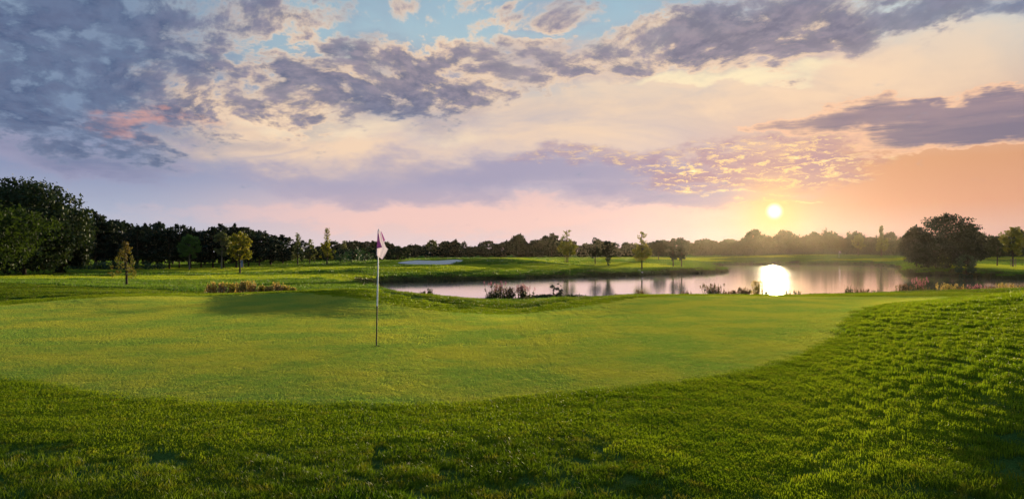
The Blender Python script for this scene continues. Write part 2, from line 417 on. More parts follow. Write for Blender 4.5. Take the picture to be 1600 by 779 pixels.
def bump(h, dist, strength=1.0, nrm=None):
    n = S.T.nodes.new('ShaderNodeBump'); S.T.links.new(h.s, n.inputs['Height'])
    n.inputs['Distance'].default_value = dist; n.inputs['Strength'].default_value = strength
    if nrm is not None: S.T.links.new(nrm, n.inputs['Normal'])
    return n.outputs[0]
def c4(r, g, b): return (r, g, b, 1.0)

def leaf_mat(name, c1, c2, trans=0.5, tc=None, scale=1.5, spec=0.25):
    m, t = new_mat(name); oi = t.nodes.new('ShaderNodeObjectInfo')
    n = noise(geo_pos(), scale, 3, 0.6); k = ss(n, 0.35, 0.65)
    c = mix(k, c1, c2)
    c = mix(S(oi.outputs['Random']) * 0.35, c, (c1[0] * 0.6, c1[1] * 0.62, c1[2] * 0.8, 1))
    tcol = mix(1.0, c, tc or c4(1.5, 1.35, 0.5), 'MULTIPLY')
    out_shader(mixsh(trans, principled(c, 0.55, spec), translucent(tcol))); return m

M = {}
# --- ground sheet: rough, fairway and dry grass held as attributes; the mowing also carries painted sun strips
m, t = new_mat('turf'); M['turf'] = m
pos = geo_pos(); mow_sun, dry, soil = attr('mow_sun'), attr('dry'), attr('soil')
n1 = noise(scaled(pos, (1, 1, 1)), 0.55, 5, 0.6); n2 = noise(pos, 5.0, 6, 0.7); n3 = noise(scaled(pos, (1, 1, .3)), 38.0, 4, 0.7)
rough_c = mix(ss(n1, .35, .65), c4(.050, .125, .030), c4(.075, .16, .034)); rough_c = mix(ss(n2, .42, .7) * 0.5, rough_c, c4(.17, .20, .045))
fair_sun_c = mix(ss(n1, .35, .65), c4(.32, .40, .040), c4(.40, .45, .055))  # mown grass; its pale yellow paints sun strips, the bluish rough their shade
c = mix(mow_sun, rough_c, fair_sun_c); c = mix(dry * ss(n2, .35, .55), c, c4(.40, .30, .10)); c = mix(soil, c, c4(.030, .032, .016))
nb = bump(n3 * 0.7 + n2 * 0.3, 0.10, 1.0); nb = bump(n2, 0.12, 0.7, nb)
out_shader(principled(c, 0.85, 0.0, nrm=nb))
# --- putting green
m, t = new_mat('green_turf'); M['green_turf'] = m
pos = geo_pos(); n1 = noise(pos, 0.35, 4, 0.55); n2 = noise(pos, 26.0, 4, 0.7); n3 = noise(pos, 150.0, 3, 0.7)
c = mix(ss(n1, .35, .65), c4(.25, .32, .08), c4(.30, .36, .10)); c = mix(ss(n2, .35, .7) * 0.4, c, c4(.30, .34, .06))
out_shader(principled(c, 0.8, 0.02, nrm=bump(n3 * 0.6 + n2 * 0.4, 0.02, 1.0)))
# --- blades
def blade_mat(name, c1, c2, c3, s1, tk=(1.6, 1.5, .5), tr=.5, spec=.35, rgh=.45):
    m, t = new_mat(name); pos = geo_pos(); n1 = noise(pos, s1, 4, 0.6); n2 = noise(pos, s1 * 14, 3, 0.6)
    c = mix(ss(n1, .36, .64), c1, c2); c = mix(ss(n2, .5, .72) * 0.6, c, c3)
    out_shader(mixsh(tr, principled(c, rgh, spec), translucent(mix(1.0, c, tk + (1,), 'MULTIPLY')))); M[name] = m
blade_mat('rough_blade', c4(.048, .098, .008), c4(.100, .152, .012), c4(.20, .165, .03), .45, spec=.05)
blade_mat('collar_blade', c4(.115, .185, .012), c4(.165, .230, .016), c4(.22, .22, .03), .45, spec=.03)
blade_mat('bank_blade', c4(.045, .060, .018), c4(.075, .085, .022), c4(.13, .10, .04), .5, (1.4, 1.2, .6), .35)
blade_mat('green_blade', c4(.19, .30, .09), c4(.33, .36, .09), c4(.38, .38, .14), .55, spec=.06, rgh=.7)
blade_mat('fair_sun_blade', c4(.22, .30, .030), c4(.30, .36, .040), c4(.36, .36, .06), .2, spec=.08)  # mown blades, pale enough to paint the sun strips too
blade_mat('field_blade', c4(.065, .14, .028), c4(.11, .19, .032), c4(.16, .16, .05), .25, spec=.08)
blade_mat('dry_blade', c4(.34, .24, .09), c4(.42, .30, .10), c4(.30, .17, .07), .8, (1.3, 1.2, .8), .4)
blade_mat('reed_blade', c4(.10, .085, .030), c4(.07, .085, .025), c4(.16, .12, .05), .5, (1.4, 1.2, .6), .4)
# --- sand, water
m, t = new_mat('sand'); M['sand'] = m
n2 = noise(geo_pos(), 3.0, 6, 0.6)
out_shader(principled(mix(n2, c4(.48, .45, .43), c4(.62, .58, .54)), 0.9, 0.1, nrm=bump(n2, 0.08, 0.6)))
m, t = new_mat('pond_water'); M['pond_water'] = m
pos = geo_pos(); w1 = noise(scaled(pos, (1, .6, 1)), 4.5, 4, 0.6, 0.4); w2 = noise(scaled(pos, (.25, 1, 1)), 0.45, 4, 0.55)
n = t.nodes.new('ShaderNodeBsdfGlossy'); n.inputs['Color'].default_value = c4(.99, .99, .99); n.inputs['Roughness'].default_value = 0.085
t.links.new(bump(w1 * ss(w2, .52, .64, .14, 1.0), 0.0008, 1.0), n.inputs['Normal'])
lw = t.nodes.new('ShaderNodeFresnel'); lw.inputs['IOR'].default_value = 1.33
n2g = t.nodes.new('ShaderNodeBsdfGlossy'); n2g.inputs['Color'].default_value = c4(.99, .99, .99); n2g.inputs['Roughness'].default_value = 0.24
gl2 = mixsh(ss(w2, .45, .62, .004, .05), n.outputs[0], n2g.outputs[0])
out_shader(mixsh(ss(S(lw.outputs[0]), 0.0, 0.55), diffuse(c4(.012, .018, .014)), gl2))

# ================================================================== ground sheet
th_ = np.concatenate([np.linspace(-180, -52, 40)[:-1], np.linspace(-52, -38, 40)[:-1], np.linspace(-38, 38, 600)[:-1], np.linspace(38, 52, 40)[:-1], np.linspace(52, 180, 40)[:-1]])
rr_ = np.concatenate([np.geomspace(0.6, 4.0, 14)[:-1], np.geomspace(4.0, 60, 300)[:-1], np.geomspace(60, 260, 190)[:-1], np.geomspace(260, 5000, 30)])
TH, RR = np.meshgrid(np.radians(th_), rr_, indexing='ij'); GX, GY = RR * np.sin(TH), RR * np.cos(TH)
GZ = surf(GX.ravel(), GY.ravel())
nt, nr = GX.shape
ii, jj = np.meshgrid(np.arange(nt), np.arange(nr - 1), indexing='ij'); i2 = (ii + 1) % nt
faces = np.stack([ii * nr + jj, ii * nr + jj + 1, i2 * nr + jj + 1, i2 * nr + jj], -1).reshape(-1, 4)
gx, gy = GX.ravel(), GY.ravel()
pxs = CX + F * gx / np.maximum(gy, .1)
g_s, p_s = gsdf(gx, gy), polysdf(POND, gx, gy)
# mown ground: apron of the green, fairways beyond with sun strips painted in; rough elsewhere
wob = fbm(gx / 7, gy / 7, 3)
mow_sun_a = sstep(.3, -.3, g_s - collar_w(gx, gy)) * 0.35
fw_sun = sstep(52, 58, gy + 8 * wob) * sstep(150, 120, gy) * sstep(640, 540, pxs + 20 * wob)          # left fairway
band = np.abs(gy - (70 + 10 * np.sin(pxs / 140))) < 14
fw_sun = fw_sun * (0.15 + 0.85 * np.clip(np.exp(-((gy - 66 - 4 * fbm(gx / 12, gy / 9, 2) - 0.02 * (pxs - 200)) / 7) ** 2) + np.exp(-((gy - 96 - 5 * fbm(gx / 16 + 7, gy / 9, 2)) / 10) ** 2), 0, 1))  # two bands of sunlight painted across the fairway through the mowing mask
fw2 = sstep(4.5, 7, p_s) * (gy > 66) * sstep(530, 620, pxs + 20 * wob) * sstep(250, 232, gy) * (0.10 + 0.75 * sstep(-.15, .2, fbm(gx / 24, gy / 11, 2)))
mow_sun_a = np.clip(np.maximum(mow_sun_a, np.maximum(fw_sun, fw2)), 0, 1)
dry_a = np.exp(-((gy - 38.5 - fbm(gx / 5, gy / 5, 2)) / 1.6) ** 2) * sstep(330, 230, pxs) + sstep(2.5, 1.0, p_s) * (gy > 60) * 0.3
soil_a = sstep(0.9, 0.3, p_s) * (1 - sstep(150, 170, gy) * .5)
me = mesh_np('ground', np.stack([gx, gy, GZ], 1), faces, M['turf'], True, dict(mow_sun=mow_sun_a, dry=np.clip(dry_a, 0, 1), soil=soil_a))
mow_sun_grid = mow_sun_a.reshape(nt, nr)
def mow_sun_at(x, y):                                           # mowing at a point, painted sun strips included
    r_, a_ = np.hypot(x, y), np.degrees(np.arctan2(x, y))
    i = np.clip(np.searchsorted(th_, a_), 0, nt - 1); j = np.clip(np.searchsorted(rr_, r_), 0, nr - 1); return mow_sun_grid[i, j]
ground = tag(obj('ground', me), 'mown and rough golf course grassland rolling away to the trees', None, None, 'structure')

# ================================================================== putting green: its own sheet
def sheet(poly, rings, zf, cx, cy):
    p = np.array(poly); v = [(cx, cy)]; n = len(p)
    for k in range(1, rings + 1):
        s = k / rings; v += [(cx + (a - cx) * s, cy + (b - cy) * s) for a, b in p]
    v = np.array(v); z = zf(v[:, 0], v[:, 1]); tri = []
    q = []
    for i in range(n): tri.append((0, 1 + i, 1 + (i + 1) % n))
    for k in range(rings - 1):
        a, b = 1 + k * n, 1 + (k + 1) * n
        for i in range(n):
            j = (i + 1) % n; q += [(a + i, b + i, b + j), (a + i, b + j, a + j)]
    return np.column_stack([v, z]), np.array(tri + q)
gcx, gcy = P(640, 16)
v, f = sheet(catmull(GREEN, 2), 150, lambda x, y: height(x, y), gcx, gcy)
tag(obj('putting_green', mesh_np('putting_green', v, f[:, ::-1] if False else f, M['green_turf'])), 'closely mown pale putting green in front of the pond', None, None, 'structure')
# pond surface
pc = np.array(POND).mean(0)
bb = np.array(POND); gxs, gys = np.meshgrid(np.linspace(bb[:, 0].min() - 2, bb[:, 0].max() + 2, 70), np.linspace(bb[:, 1].min() - 2, bb[:, 1].max() + 2, 70), indexing='ij')
sd_ = polysdf(POND, gxs, gys).ravel(); idx = np.arange(4900).reshape(70, 70)
ff = np.stack([idx[:-1, :-1], idx[1:, :-1], idx[1:, 1:], idx[:-1, 1:]], -1).reshape(-1, 4); ff = ff[(sd_[ff] < 6).any(1)]
# keep only water that lies over carved ground
tag(obj('pond', mesh_np('pond', np.column_stack([gxs.ravel(), gys.ravel(), np.full(4900, WATER)]), ff, M['pond_water'])), 'still pond mirroring the bright evening sky', None, None, 'structure')
# sand bunker: a shallow bowl let into the face of the mound
bc = np.array(BUNKER).mean(0)
v, f = sheet(BUNKER, 10, lambda x, y: height(x, y) + 0.10 - 0.06 * sstep(0, -1.5, polysdf(BUNKER, x, y)), *bc)
tag(obj('sand_bunker', mesh_np('sand_bunker', v, f, M['sand'])), 'pale sand bunker cut into the mound beyond the flag', 'bunker')
bx2 = catmull([P(*a) for a in [(752, 109), (775, 108.4), (798, 109), (800, 110), (775, 110), (754, 110)]], 4)
v, f = sheet(bx2, 4, lambda x, y: height(x, y) + 0.10, *np.array(bx2).mean(0))
tag(obj('sand_bunker', mesh_np('sand_bunker', v, f, M['sand'])), 'thin sliver of sand showing on the far central mound', 'bunker')

# ================================================================== grass blades
def blades(n, size, h, w, lean, seed, seg=2, gap=0.0):
    """one tuft: n tapering, leaning blades inside a disc of the given size -> mesh datablock"""
    g = np.random.default_rng(seed)
    a, rad = g.uniform(0, 2 * np.pi, n), size * np.sqrt(g.uniform(0, 1, n))
    bx_, by_ = rad * np.cos(a), rad * np.sin(a)
    H = h * g.uniform(0.5, 1.15, n); W = w * g.uniform(0.7, 1.3, n) * 0.5
    d = g.uniform(0, 2 * np.pi, n); L = lean * H * g.uniform(0.1, 1.3, n); f = g.uniform(0, 2 * np.pi, n)
    V, Fc = [], []
    ox, oy = np.cos(f) * W, np.sin(f) * W
    lx, ly = np.cos(d) * L, np.sin(d) * L
    p0 = np.stack([bx_ - ox, by_ - oy, np.full(n, -0.02 - h * .1)], 1); p1 = np.stack([bx_ + ox, by_ + oy, np.full(n, -0.02 - h * .1)], 1)
    m0 = np.stack([bx_ - ox * .8 + lx * .35, by_ - oy * .8 + ly * .35, H * .6], 1); m1 = np.stack([bx_ + ox * .8 + lx * .35, by_ + oy * .8 + ly * .35, H * .6], 1)
    tp = np.stack([bx_ + lx, by_ + ly, H], 1)
    v = np.stack([p0, p1, m1, m0, tp], 1).reshape(-1, 3); b = np.arange(n)[:, None] * 5
    tri = np.concatenate([b + np.array([0, 1, 2]), b + np.array([0, 2, 3]), b + np.array([3, 2, 4])])
    return v, tri

def scatter(name, pts, scl, variants, mat, label, par=None, tilt=0.06):
    """points with a scale each; every point carries one of the tuft meshes (geometry nodes, instances)"""
    nv = len(variants); k = rng.integers(0, nv, len(pts))
    me = bpy.data.meshes.new(name); me.vertices.add(len(pts)); me.vertices.foreach_set('co', np.asarray(pts, np.float32).ravel())
    me.attributes.new('size', 'FLOAT', 'POINT').data.foreach_set('value', np.asarray(scl, np.float32))
    me.attributes.new('which', 'INT', 'POINT').data.foreach_set('value', k.astype(np.int32))
    rt = np.column_stack([rng.uniform(-tilt, tilt, len(pts)), rng.uniform(-tilt, tilt, len(pts)), rng.uniform(0, 6.283, len(pts))])
    me.attributes.new('turn', 'FLOAT_VECTOR', 'POINT').data.foreach_set('vector', rt.astype(np.float32).ravel())
    ob = tag(obj(name, me, par), label, None, None, 'stuff')
    ng = bpy.data.node_groups.new(name, 'GeometryNodeTree')
    ng.interface.new_socket('Geometry', in_out='INPUT', socket_type='NodeSocketGeometry')
    ng.interface.new_socket('Geometry', in_out='OUTPUT', socket_type='NodeSocketGeometry')
    N, L = ng.nodes, ng.links
    gi, go = N.new('NodeGroupInput'), N.new('NodeGroupOutput')
    gin = N.new('GeometryNodeGeometryToInstance'); ip = N.new('GeometryNodeInstanceOnPoints')
    for q, (v, t) in reversed(list(enumerate(variants))):
        vo = bpy.data.objects.new('tuft', mesh_np('tuft', v, t, mat))
        oi = N.new('GeometryNodeObjectInfo'); oi.inputs['Object'].default_value = vo; oi.inputs['As Instance'].default_value = True
        L.new(oi.outputs['Geometry'], gin.inputs[0])
    L.new(gi.outputs[0], ip.inputs['Points']); L.new(gin.outputs[0], ip.inputs['Instance'])
    ip.inputs['Pick Instance'].default_value = True
    def na(nm, ty):
        a = N.new('GeometryNodeInputNamedAttribute'); a.data_type = ty; a.inputs['Name'].default_value = nm; return a.outputs['Attribute']
    L.new(na('which', 'INT'), ip.inputs['Instance Index'])
    e2r = N.new('FunctionNodeEulerToRotation'); L.new(na('turn', 'FLOAT_VECTOR'), e2r.inputs[0]); L.new(e2r.outputs[0], ip.inputs['Rotation'])
    L.new(na('size', 'FLOAT'), ip.inputs['Scale'])
    L.new(ip.outputs[0], go.inputs[0])
    ob.modifiers.new('tufts', 'NODES').node_group = ng
    return ob

def wedge(n_per, y0, y1, keep, u=0.76, seed=1, even=False):
    """random points on the ground inside the view wedge (and a little beyond), at n_per points per square metre"""
    g = np.random.default_rng(seed); out = []
    n = int(n_per * u * 2 * 0.5 * (y1 * y1 - y0 * y0))
    Y = np.sqrt(g.uniform(y0 * y0, y1 * y1, n)); X = g.uniform(-u, u, n) * Y
    if even:                                            # jittered grid: close-cut turf has no gaps
        st_ = n_per ** -.5; a_, b_ = np.meshgrid(np.arange(-u * y1 - 14, u * y1 + 14, st_), np.arange(y0 - 24, y1 + 24, st_)); A0, B0 = a_.ravel() + g.uniform(-.5, .5, a_.size) * st_, b_.ravel() + g.uniform(-.5, .5, a_.size) * st_; X = A0 * .84 - (B0 - 15) * .54; Y = A0 * .54 + (B0 - 15) * .84 + 15
        q_ = (np.abs(X) < u * Y) & (Y > y0) & (Y <= y1); X, Y = X[q_], Y[q_]
    k = keep(X, Y); return X[k], Y[k]

# --- rough: tufts get wider and sparser with distance, where single blades can no longer be seen
def rough_zone(nm, y0, y1, dens, size, nb, h, w, seed, lab):
    X, Y = wedge(dens, y0, y1, lambda x, y: gsdf(x, y) > -0.02 + 0.03 * vnoise(x * 9, y * 9), seed=seed)
    g = gsdf(X, Y); Z = surf(X, Y)
    tall = 0.34 + 0.66 * sstep(-.3, 1.2, g - collar_w(X, Y) + .6 * fbm(X / 3, Y / 3, 2))       # a mown collar runs round the green
    tall = tall * (1 - 0.45 * sstep(22, 25, Y) * sstep(3.5, 2.0, g))
    s = tall * (0.75 + 0.5 * sstep(-.5, .6, fbm(X / .55, Y / .45, 3)))
    vs = [blades(nb, size, h, w, 0.75, seed * 10 + q) for q in range(5)]
    scatter(nm, np.column_stack([X, Y, Z]), s, vs, M['rough_blade'], lab)
rough_zone('rough_grass', 4.0, 8.5, 62, 0.13, 115, 0.054, 0.0048, 21, 'rough grass blades nearest the camera in front of the green')
rough_zone('rough_grass', 8.5, 16, 34, 0.18, 120, 0.052, 0.0075, 22, 'rough grass sloping round the right side of the green')
rough_zone('rough_grass', 16, 40, 15, 0.27, 120, 0.050, 0.014, 23, 'rough grass on the hummocks behind the green')
# --- mown collar between the green and the rough
def collar(y0, y1, dens, size, nb, h, w, seed, lab):
    X, Y = wedge(dens, y0, y1, lambda x, y: (gsdf(x, y) > -.03) & (gsdf(x, y) < collar_w(x, y) + .5 + .4 * vnoise(x * 2, y * 2)), seed=seed, even=True)
    vs = [blades(nb, size, h, w, 0.8, seed * 10 + q) for q in range(4)]; vs = [(v + np.array([0, 0, .016]), t) for v, t in vs]
    scatter('collar_grass', np.column_stack([X, Y, surf(X, Y)]), 0.8 + 0.4 * rng.random(len(X)), vs, M['collar_blade'], lab, tilt=.01)
collar(4.3, 14, 36, 0.17, 240, 0.020, 0.0048, 41, 'short mown collar along the near edge of the green')
collar(14, 30, 13, 0.28, 240, 0.020, 0.010, 42, 'short mown collar round the far edge of the green')
# --- putting green: close-cut blades
def field(y0, y1, dens, size, nb, h, w, seed, fair, lab):
    X, Y = wedge(dens, y0, y1, lambda x, y: (polysdf(POND, x, y) > .8) & (polysdf(BUNKER, x, y) > .2) & ((mow_sun_at(x, y) + .25 * vnoise(x / 1.5, y / 1.5) > .45) == fair), seed=seed)
    vs = [blades(nb, size, h, w, 0.8, seed * 10 + q) for q in range(4)]
    scatter('fairway_grass' if fair else 'field_grass', np.column_stack([X, Y, height(X, Y)]), 0.7 + 0.5 * rng.random(len(X)), vs, M['fair_sun_blade' if fair else 'field_blade'], lab, tilt=.02)
field(40, 70, 3.0, .55, 150, .075, .040, 51, True, 'sun strips painted as paler mown grass on the nearer left fairway')
field(40, 70, 3.0, .55, 110, .16, .040, 52, False, 'longer grass between the fairway and the pond')
field(70, 130, 1.3, .85, 160, .10, .075, 53, True, 'mown fairway beyond the pond, with painted sun strips before the left wood')
field(70, 130, 1.3, .85, 120, .20, .075, 54, False, 'longer grass on the mounds beyond the pond')
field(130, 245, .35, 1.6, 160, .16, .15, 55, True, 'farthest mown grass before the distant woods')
field(130, 245, .35, 1.6, 110, .26, .15, 56, False, 'farthest longer grass before the distant woods')
def green_zone(y0, y1, dens, size, nb, h, w, seed, lab):
    X, Y = wedge(dens, y0, y1, lambda x, y: gsdf(x, y) < 0.02, seed=seed, even=True)
    vs = [blades(nb, size, h, w, 0.8, seed * 10 + q) for q in range(5)]
    vs = [(v * np.array([1, 1, 1]) + np.array([0, 0, .019]), t) for v, t in vs]
    scatter('green_grass', np.column_stack([X, Y, height(X, Y)]), 0.93 + 0.14 * rng.random(len(X)), vs, M['green_blade'], lab, tilt=.0)
green_zone(8, 13.5, 42, 0.17, 330, 0.007, 0.0050, 31, 'close cut grass on the near part of the putting green')
green_zone(13.5, 30, 14, 0.30, 350, 0.007, 0.010, 32, 'close cut grass on the far part of the putting green')

# ================================================================== trees
M['bark'] = None
m, t = new_mat('bark'); M['bark'] = m
out_shader(principled(mix(noise(scaled(geo_pos(), (1, 1, .3)), 9.0, 4, .6), c4(.035, .028, .020), c4(.085, .065, .045)), 0.9, 0.1))
m, t = new_mat('pale_bark'); M['pale_bark'] = m
out_shader(principled(mix(noise(scaled(geo_pos(), (1, 1, .3)), 9.0, 4, .6), c4(.10, .09, .07), c4(.2, .18, .15)), 0.9, 0.1))
M['pine'] = leaf_mat('pine_needles', c4(.016, .030, .022), c4(.030, .048, .030), .25, c4(1.3, 1.2, .6), .6, .06)
M['broad'] = leaf_mat('broad_leaves', c4(.020, .040, .022), c4(.034, .056, .028), .2, c4(1.5, 1.3, .5), .5, .06)
M['fresh'] = leaf_mat('fresh_leaves', c4(.07, .15, .045), c4(.11, .20, .05), .5, c4(1.5, 1.4, .5), .8)
M['yellow'] = leaf_mat('yellowing_leaves', c4(.11, .15, .025), c4(.22, .21, .03), .5, c4(1.5, 1.3, .4), .9)
M['autumn'] = leaf_mat('autumn_leaves', c4(.12, .095, .025), c4(.11, .13, .03), .5, c4(1.4, 1.2, .5), .9)
M['willow'] = leaf_mat('willow_leaves', c4(.10, .13, .06), c4(.14, .16, .07), .5, c4(1.4, 1.25, .6), .8)
M['hedge'] = leaf_mat('hedge_leaves', c4(.030, .070, .035), c4(.045, .090, .040), .3, c4(1.3, 1.3, .6), .6)
M['leafy'] = leaf_mat('edge_tree_leaves', c4(.014, .030, .012), c4(.034, .060, .014), .4, c4(1.6, 1.4, .5), .9, .03)  # two greens for the leafy tree at the left edge
M['peach'] = leaf_mat('peach_heads', c4(.48, .33, .18), c4(.54, .42, .22), .5, c4(1.2, 1.1, .8), 1.5)
M['pink'] = leaf_mat('pink_flowers', c4(.34, .14, .18), c4(.45, .22, .22), .5, c4(1.2, .9, .9), 2.0)
M['gold'] = leaf_mat('golden_leaves', c4(.46, .34, .11), c4(.36, .34, .10), .55, c4(1.3, 1.15, .6), 1.5)
M['brown'] = leaf_mat('brown_seed_heads', c4(.12, .07, .03), c4(.20, .12, .05), .5, c4(1.3, 1.1, .7), 2.0)

def leaves(centres, radii, counts, size, g, flat=1.0, shell=0.5):
    """leaf-sized rhombs filling ellipsoidal clumps; returns v, f(quads)"""
    P0 = []
    for c, r, n in zip(centres, radii, counts):
        d = g.normal(size=(n, 3)); d /= np.linalg.norm(d, axis=1)[:, None]
        k = (shell + (1 - shell) * g.random(n)) ** 1.0 * g.uniform(.35, 1.08, n) ** .5
        P0.append(np.array(c) + d * k[:, None] * np.array([r[0], r[1], r[2]]))
    p = np.concatenate(P0); n = len(p)
    a = g.normal(size=(n, 3)); a /= np.linalg.norm(a, axis=1)[:, None]
    b = np.cross(a, g.normal(size=(n, 3))); b /= np.linalg.norm(b, axis=1)[:, None]
    s = (size * g.uniform(.6, 1.4, n))[:, None]
    v = np.stack([p - a * s, p - b * s * .55, p + a * s, p + b * s * .55], 1).reshape(-1, 3)
    return v, np.arange(n * 4).reshape(-1, 4)

def tubes(segs, sides=6):
    """segs: list of polylines [(x,y,z,r), ...] -> tapered tubes"""
    V, Fc, off = [], [], 0
    for s in segs:
        s = np.array(s, float); n = len(s); d = np.gradient(s[:, :3], axis=0); d /= np.linalg.norm(d, axis=1)[:, None] + 1e-9
        ref = np.where(np.abs(d[:, 2:3]) > .9, np.array([[1., 0, 0]]), np.array([[0, 0, 1.]]))
        a = np.cross(d, ref); a /= np.linalg.norm(a, axis=1)[:, None]; b = np.cross(d, a)
        an = np.linspace(0, 2 * np.pi, sides, endpoint=False)
        ring = s[:, None, :3] + s[:, None, 3:4] * (a[:, None] * np.cos(an)[None, :, None] + b[:, None] * np.sin(an)[None, :, None])
        V.append(ring.reshape(-1, 3))
        for i in range(n - 1):
            for k in range(sides):
                q = (k + 1) % sides; Fc.append((off + i * sides + k, off + i * sides + q, off + (i + 1) * sides + q, off + (i + 1) * sides + k))
        off += n * sides
    return np.concatenate(V), np.array(Fc)

def limb(p, q, r0, r1, g, bend=.12):
    p, q = np.array(p, float), np.array(q, float); L = np.linalg.norm(q - p); o = g.normal(size=3) * L * bend * .5; o[2] = abs(o[2]) * .5 + L * bend * .3
    return [(*((1 - t) * p + t * q + o * math.sin(math.pi * t)), r0 + (r1 - r0) * t) for t in (0, .35, .7, 1)]

PROTO = {}
def grow(kind, seed, H, W, leaf=.16, dens=1.0, mat='broad', bark='bark', name='tree'):
    """a tree of height H and crown width W at the origin: Empty > trunk, crown"""
    g = np.random.default_rng(seed); C_, R_, N_ = [], [], []; segs = []; lean = g.normal(0, .02 * H, 2)
    tr = .014 * H + .025
    top = (lean[0], lean[1], H * .9)
    def trunk(zt, r=tr): return [(0, 0, -.3, r * 1.25), (lean[0] * .1, lean[1] * .1, H * .12, r), (lean[0] * .5, lean[1] * .5, zt * .55, r * .72), (lean[0], lean[1], zt, r * .2)]
    if kind == 'pine':                                  # ragged whorls of clumps on a tall dark cone
        segs.append(trunk(H * .92)); n = int(64 * dens)
        for i in range(n):
            z = H * (.20 + .78 * (i + .5) / n); k = (z / H - .2) / .8
            r = W * .5 * (1 - k ** 2.2) ** .55 * g.uniform(.45, 1.12); a = i * 2.4 + g.normal(0, .5)
            c = (lean[0] * z / H + r * math.cos(a), lean[1] * z / H + r * math.sin(a), z + g.normal(0, .02 * H))
            s = W * g.uniform(.07, .15); C_.append(c); R_.append((s * 1.35, s * 1.35, s * .55)); N_.append(int(70 * (s / (.15 * W)) ** 2))
            if i % 2 == 0: segs.append(limb((lean[0] * z / H, lean[1] * z / H, z - .06 * H), c, tr * .3, .015, g))
        # spiky leaders break the skyline
        for _ in range(9):
            a = g.uniform(0, 6.28); r = W * g.uniform(.02, .40); C_.append((r * math.cos(a), r * math.sin(a), H * (1.02 - .30 * (r / W / .4) ** 1.5 + g.normal(0, .02)))); R_.append((W * .035, W * .035, H * .075)); N_.append(22)
    elif kind in ('oak', 'round', 'sapling', 'bush'):
        z0 = {'oak': .06, 'round': .22, 'sapling': .30, 'bush': .04}[kind]
        segs.append(trunk(H * (.8 if kind != 'bush' else .5)))
        n = int({'oak': 90, 'round': 54, 'sapling': 44, 'bush': 34}[kind] * dens)
        for i in range(n):
            d = g.normal(size=3); d /= np.linalg.norm(d); q = g.uniform(.45, 1.0) ** .5
            zc, hz = H * (z0 + 1) / 2, H * (1 - z0) / 2 * .92
            egg = 1 - .25 * d[2] if kind == 'sapling' else 1
            c = np.array([d[0] * W * .42 * q * egg, d[1] * W * .42 * q * egg, zc + d[2] * hz * q]) + g.normal(0, .03 * W, 3)
            s = W * g.uniform(.08, .17); C_.append(c); R_.append((s, s, s * .8)); N_.append(int(62 * (s / (.13 * W)) ** 1.6))
            if i % 3 == 0:
                zb = max(.12 * H, min(c[2] - .12 * H, H * .6)); segs.append(limb((lean[0] * zb / H, lean[1] * zb / H, zb), c, tr * .35, .012, g))
        for _ in range(int(n * .35)):
            d = g.normal(size=3); d /= np.linalg.norm(d); d[2] = abs(d[2]) * .9
            c = np.array([d[0] * W * .5, d[1] * W * .5, H * (z0 + 1) / 2 + d[2] * H * (1 - z0) / 2]); C_.append(c); R_.append((W * .05,) * 3); N_.append(16)
    elif kind == 'cone':                                # narrow young tree, wide and ragged low down
        segs.append(trunk(H * .96)); n = int(44 * dens)
        for i in range(n):
            k = (i + .5) / n; z = H * (.24 + .72 * k); r = W * .5 * (1 - k) ** .75 * g.uniform(.3, 1.15); a = i * 2.4 + g.normal(0, .6)
            c = (lean[0] * z / H + r * math.cos(a), lean[1] * z / H + r * math.sin(a), z + .05 * H * g.normal() * .4); s = W * g.uniform(.07, .13) * (1.15 - .5 * k)
            C_.append(c); R_.append((s * 1.1, s * 1.1, s * 1.2)); N_.append(int(26 * g.uniform(.6, 1.4)))
            if i % 2 == 0: segs.append(limb((lean[0] * z / H, lean[1] * z / H, z - .05 * H), c, tr * .3, .01, g, .06))
    elif kind == 'sparse':                              # full low crown with bare twigs and thin leaf above it
        segs.append(trunk(H * .98)); n = int(38 * dens)
        for i in range(n):
            d = g.normal(size=3); d /= np.linalg.norm(d); q = g.uniform(.4, 1)
            c = (d[0] * W * .42 * q, d[1] * W * .42 * q, H * .44 + d[2] * H * .20 * q); s = W * g.uniform(.08, .15)
            C_.append(c); R_.append((s, s, s * .75)); N_.append(52)
        for i in range(34):
            k = g.uniform(0, 1); z = H * (.56 + .42 * k); r = W * .34 * (1 - k * .6) * g.uniform(.2, 1); a = g.uniform(0, 6.28)
            c = (r * math.cos(a), r * math.sin(a), z); C_.append(c); R_.append((W * .07, W * .07, W * .06)); N_.append(9)
            if i % 2 == 0: segs.append(limb((0, 0, z - .1 * H), c, tr * .22, .008, g))
    elif kind == 'spire':                               # poplar or birch with a thin pointed top
        segs.append(trunk(H * .97)); n = int(42 * dens)
        for i in range(n):
            k = (i + .5) / n; z = H * (.22 + .76 * k); r = W * .5 * (.25 + .75 * (1 - k)) * g.uniform(.15, 1.1) * (1.0 if k < .45 else .55); a = i * 2.4 + g.normal(0, .5)
            c = (r * math.cos(a), r * math.sin(a), z); s = W * g.uniform(.09, .15); C_.append(c); R_.append((s, s, s * 1.1)); N_.append(int(13 if k > .5 else 40))
            if i % 3 == 0: segs.append(limb((0, 0, z - .05 * H), c, tr * .3, .01, g, .05))
    root = obj(name, None)
    tv, tf = tubes(segs); cv, cf = leaves(C_, R_, [int(x * dens) for x in N_], leaf, g)
    obj('trunk', mesh_np('trunk', tv, tf, M[bark]), root); obj('crown', mesh_np('crown', cv, cf, M[mat], False), root)
    return root
def place(root, px, Y, base=None, rot=0.0, s=1.0, sz=None, z=None, **tg):
    x, y = P(px, Y); zz_ = gz(x, y) if z is None else z
    root.location = (x, y, zz_ - .05); root.rotation_euler = (0, 0, rot); root.scale = (s, s, sz or s)
    tag(root, **tg); return root
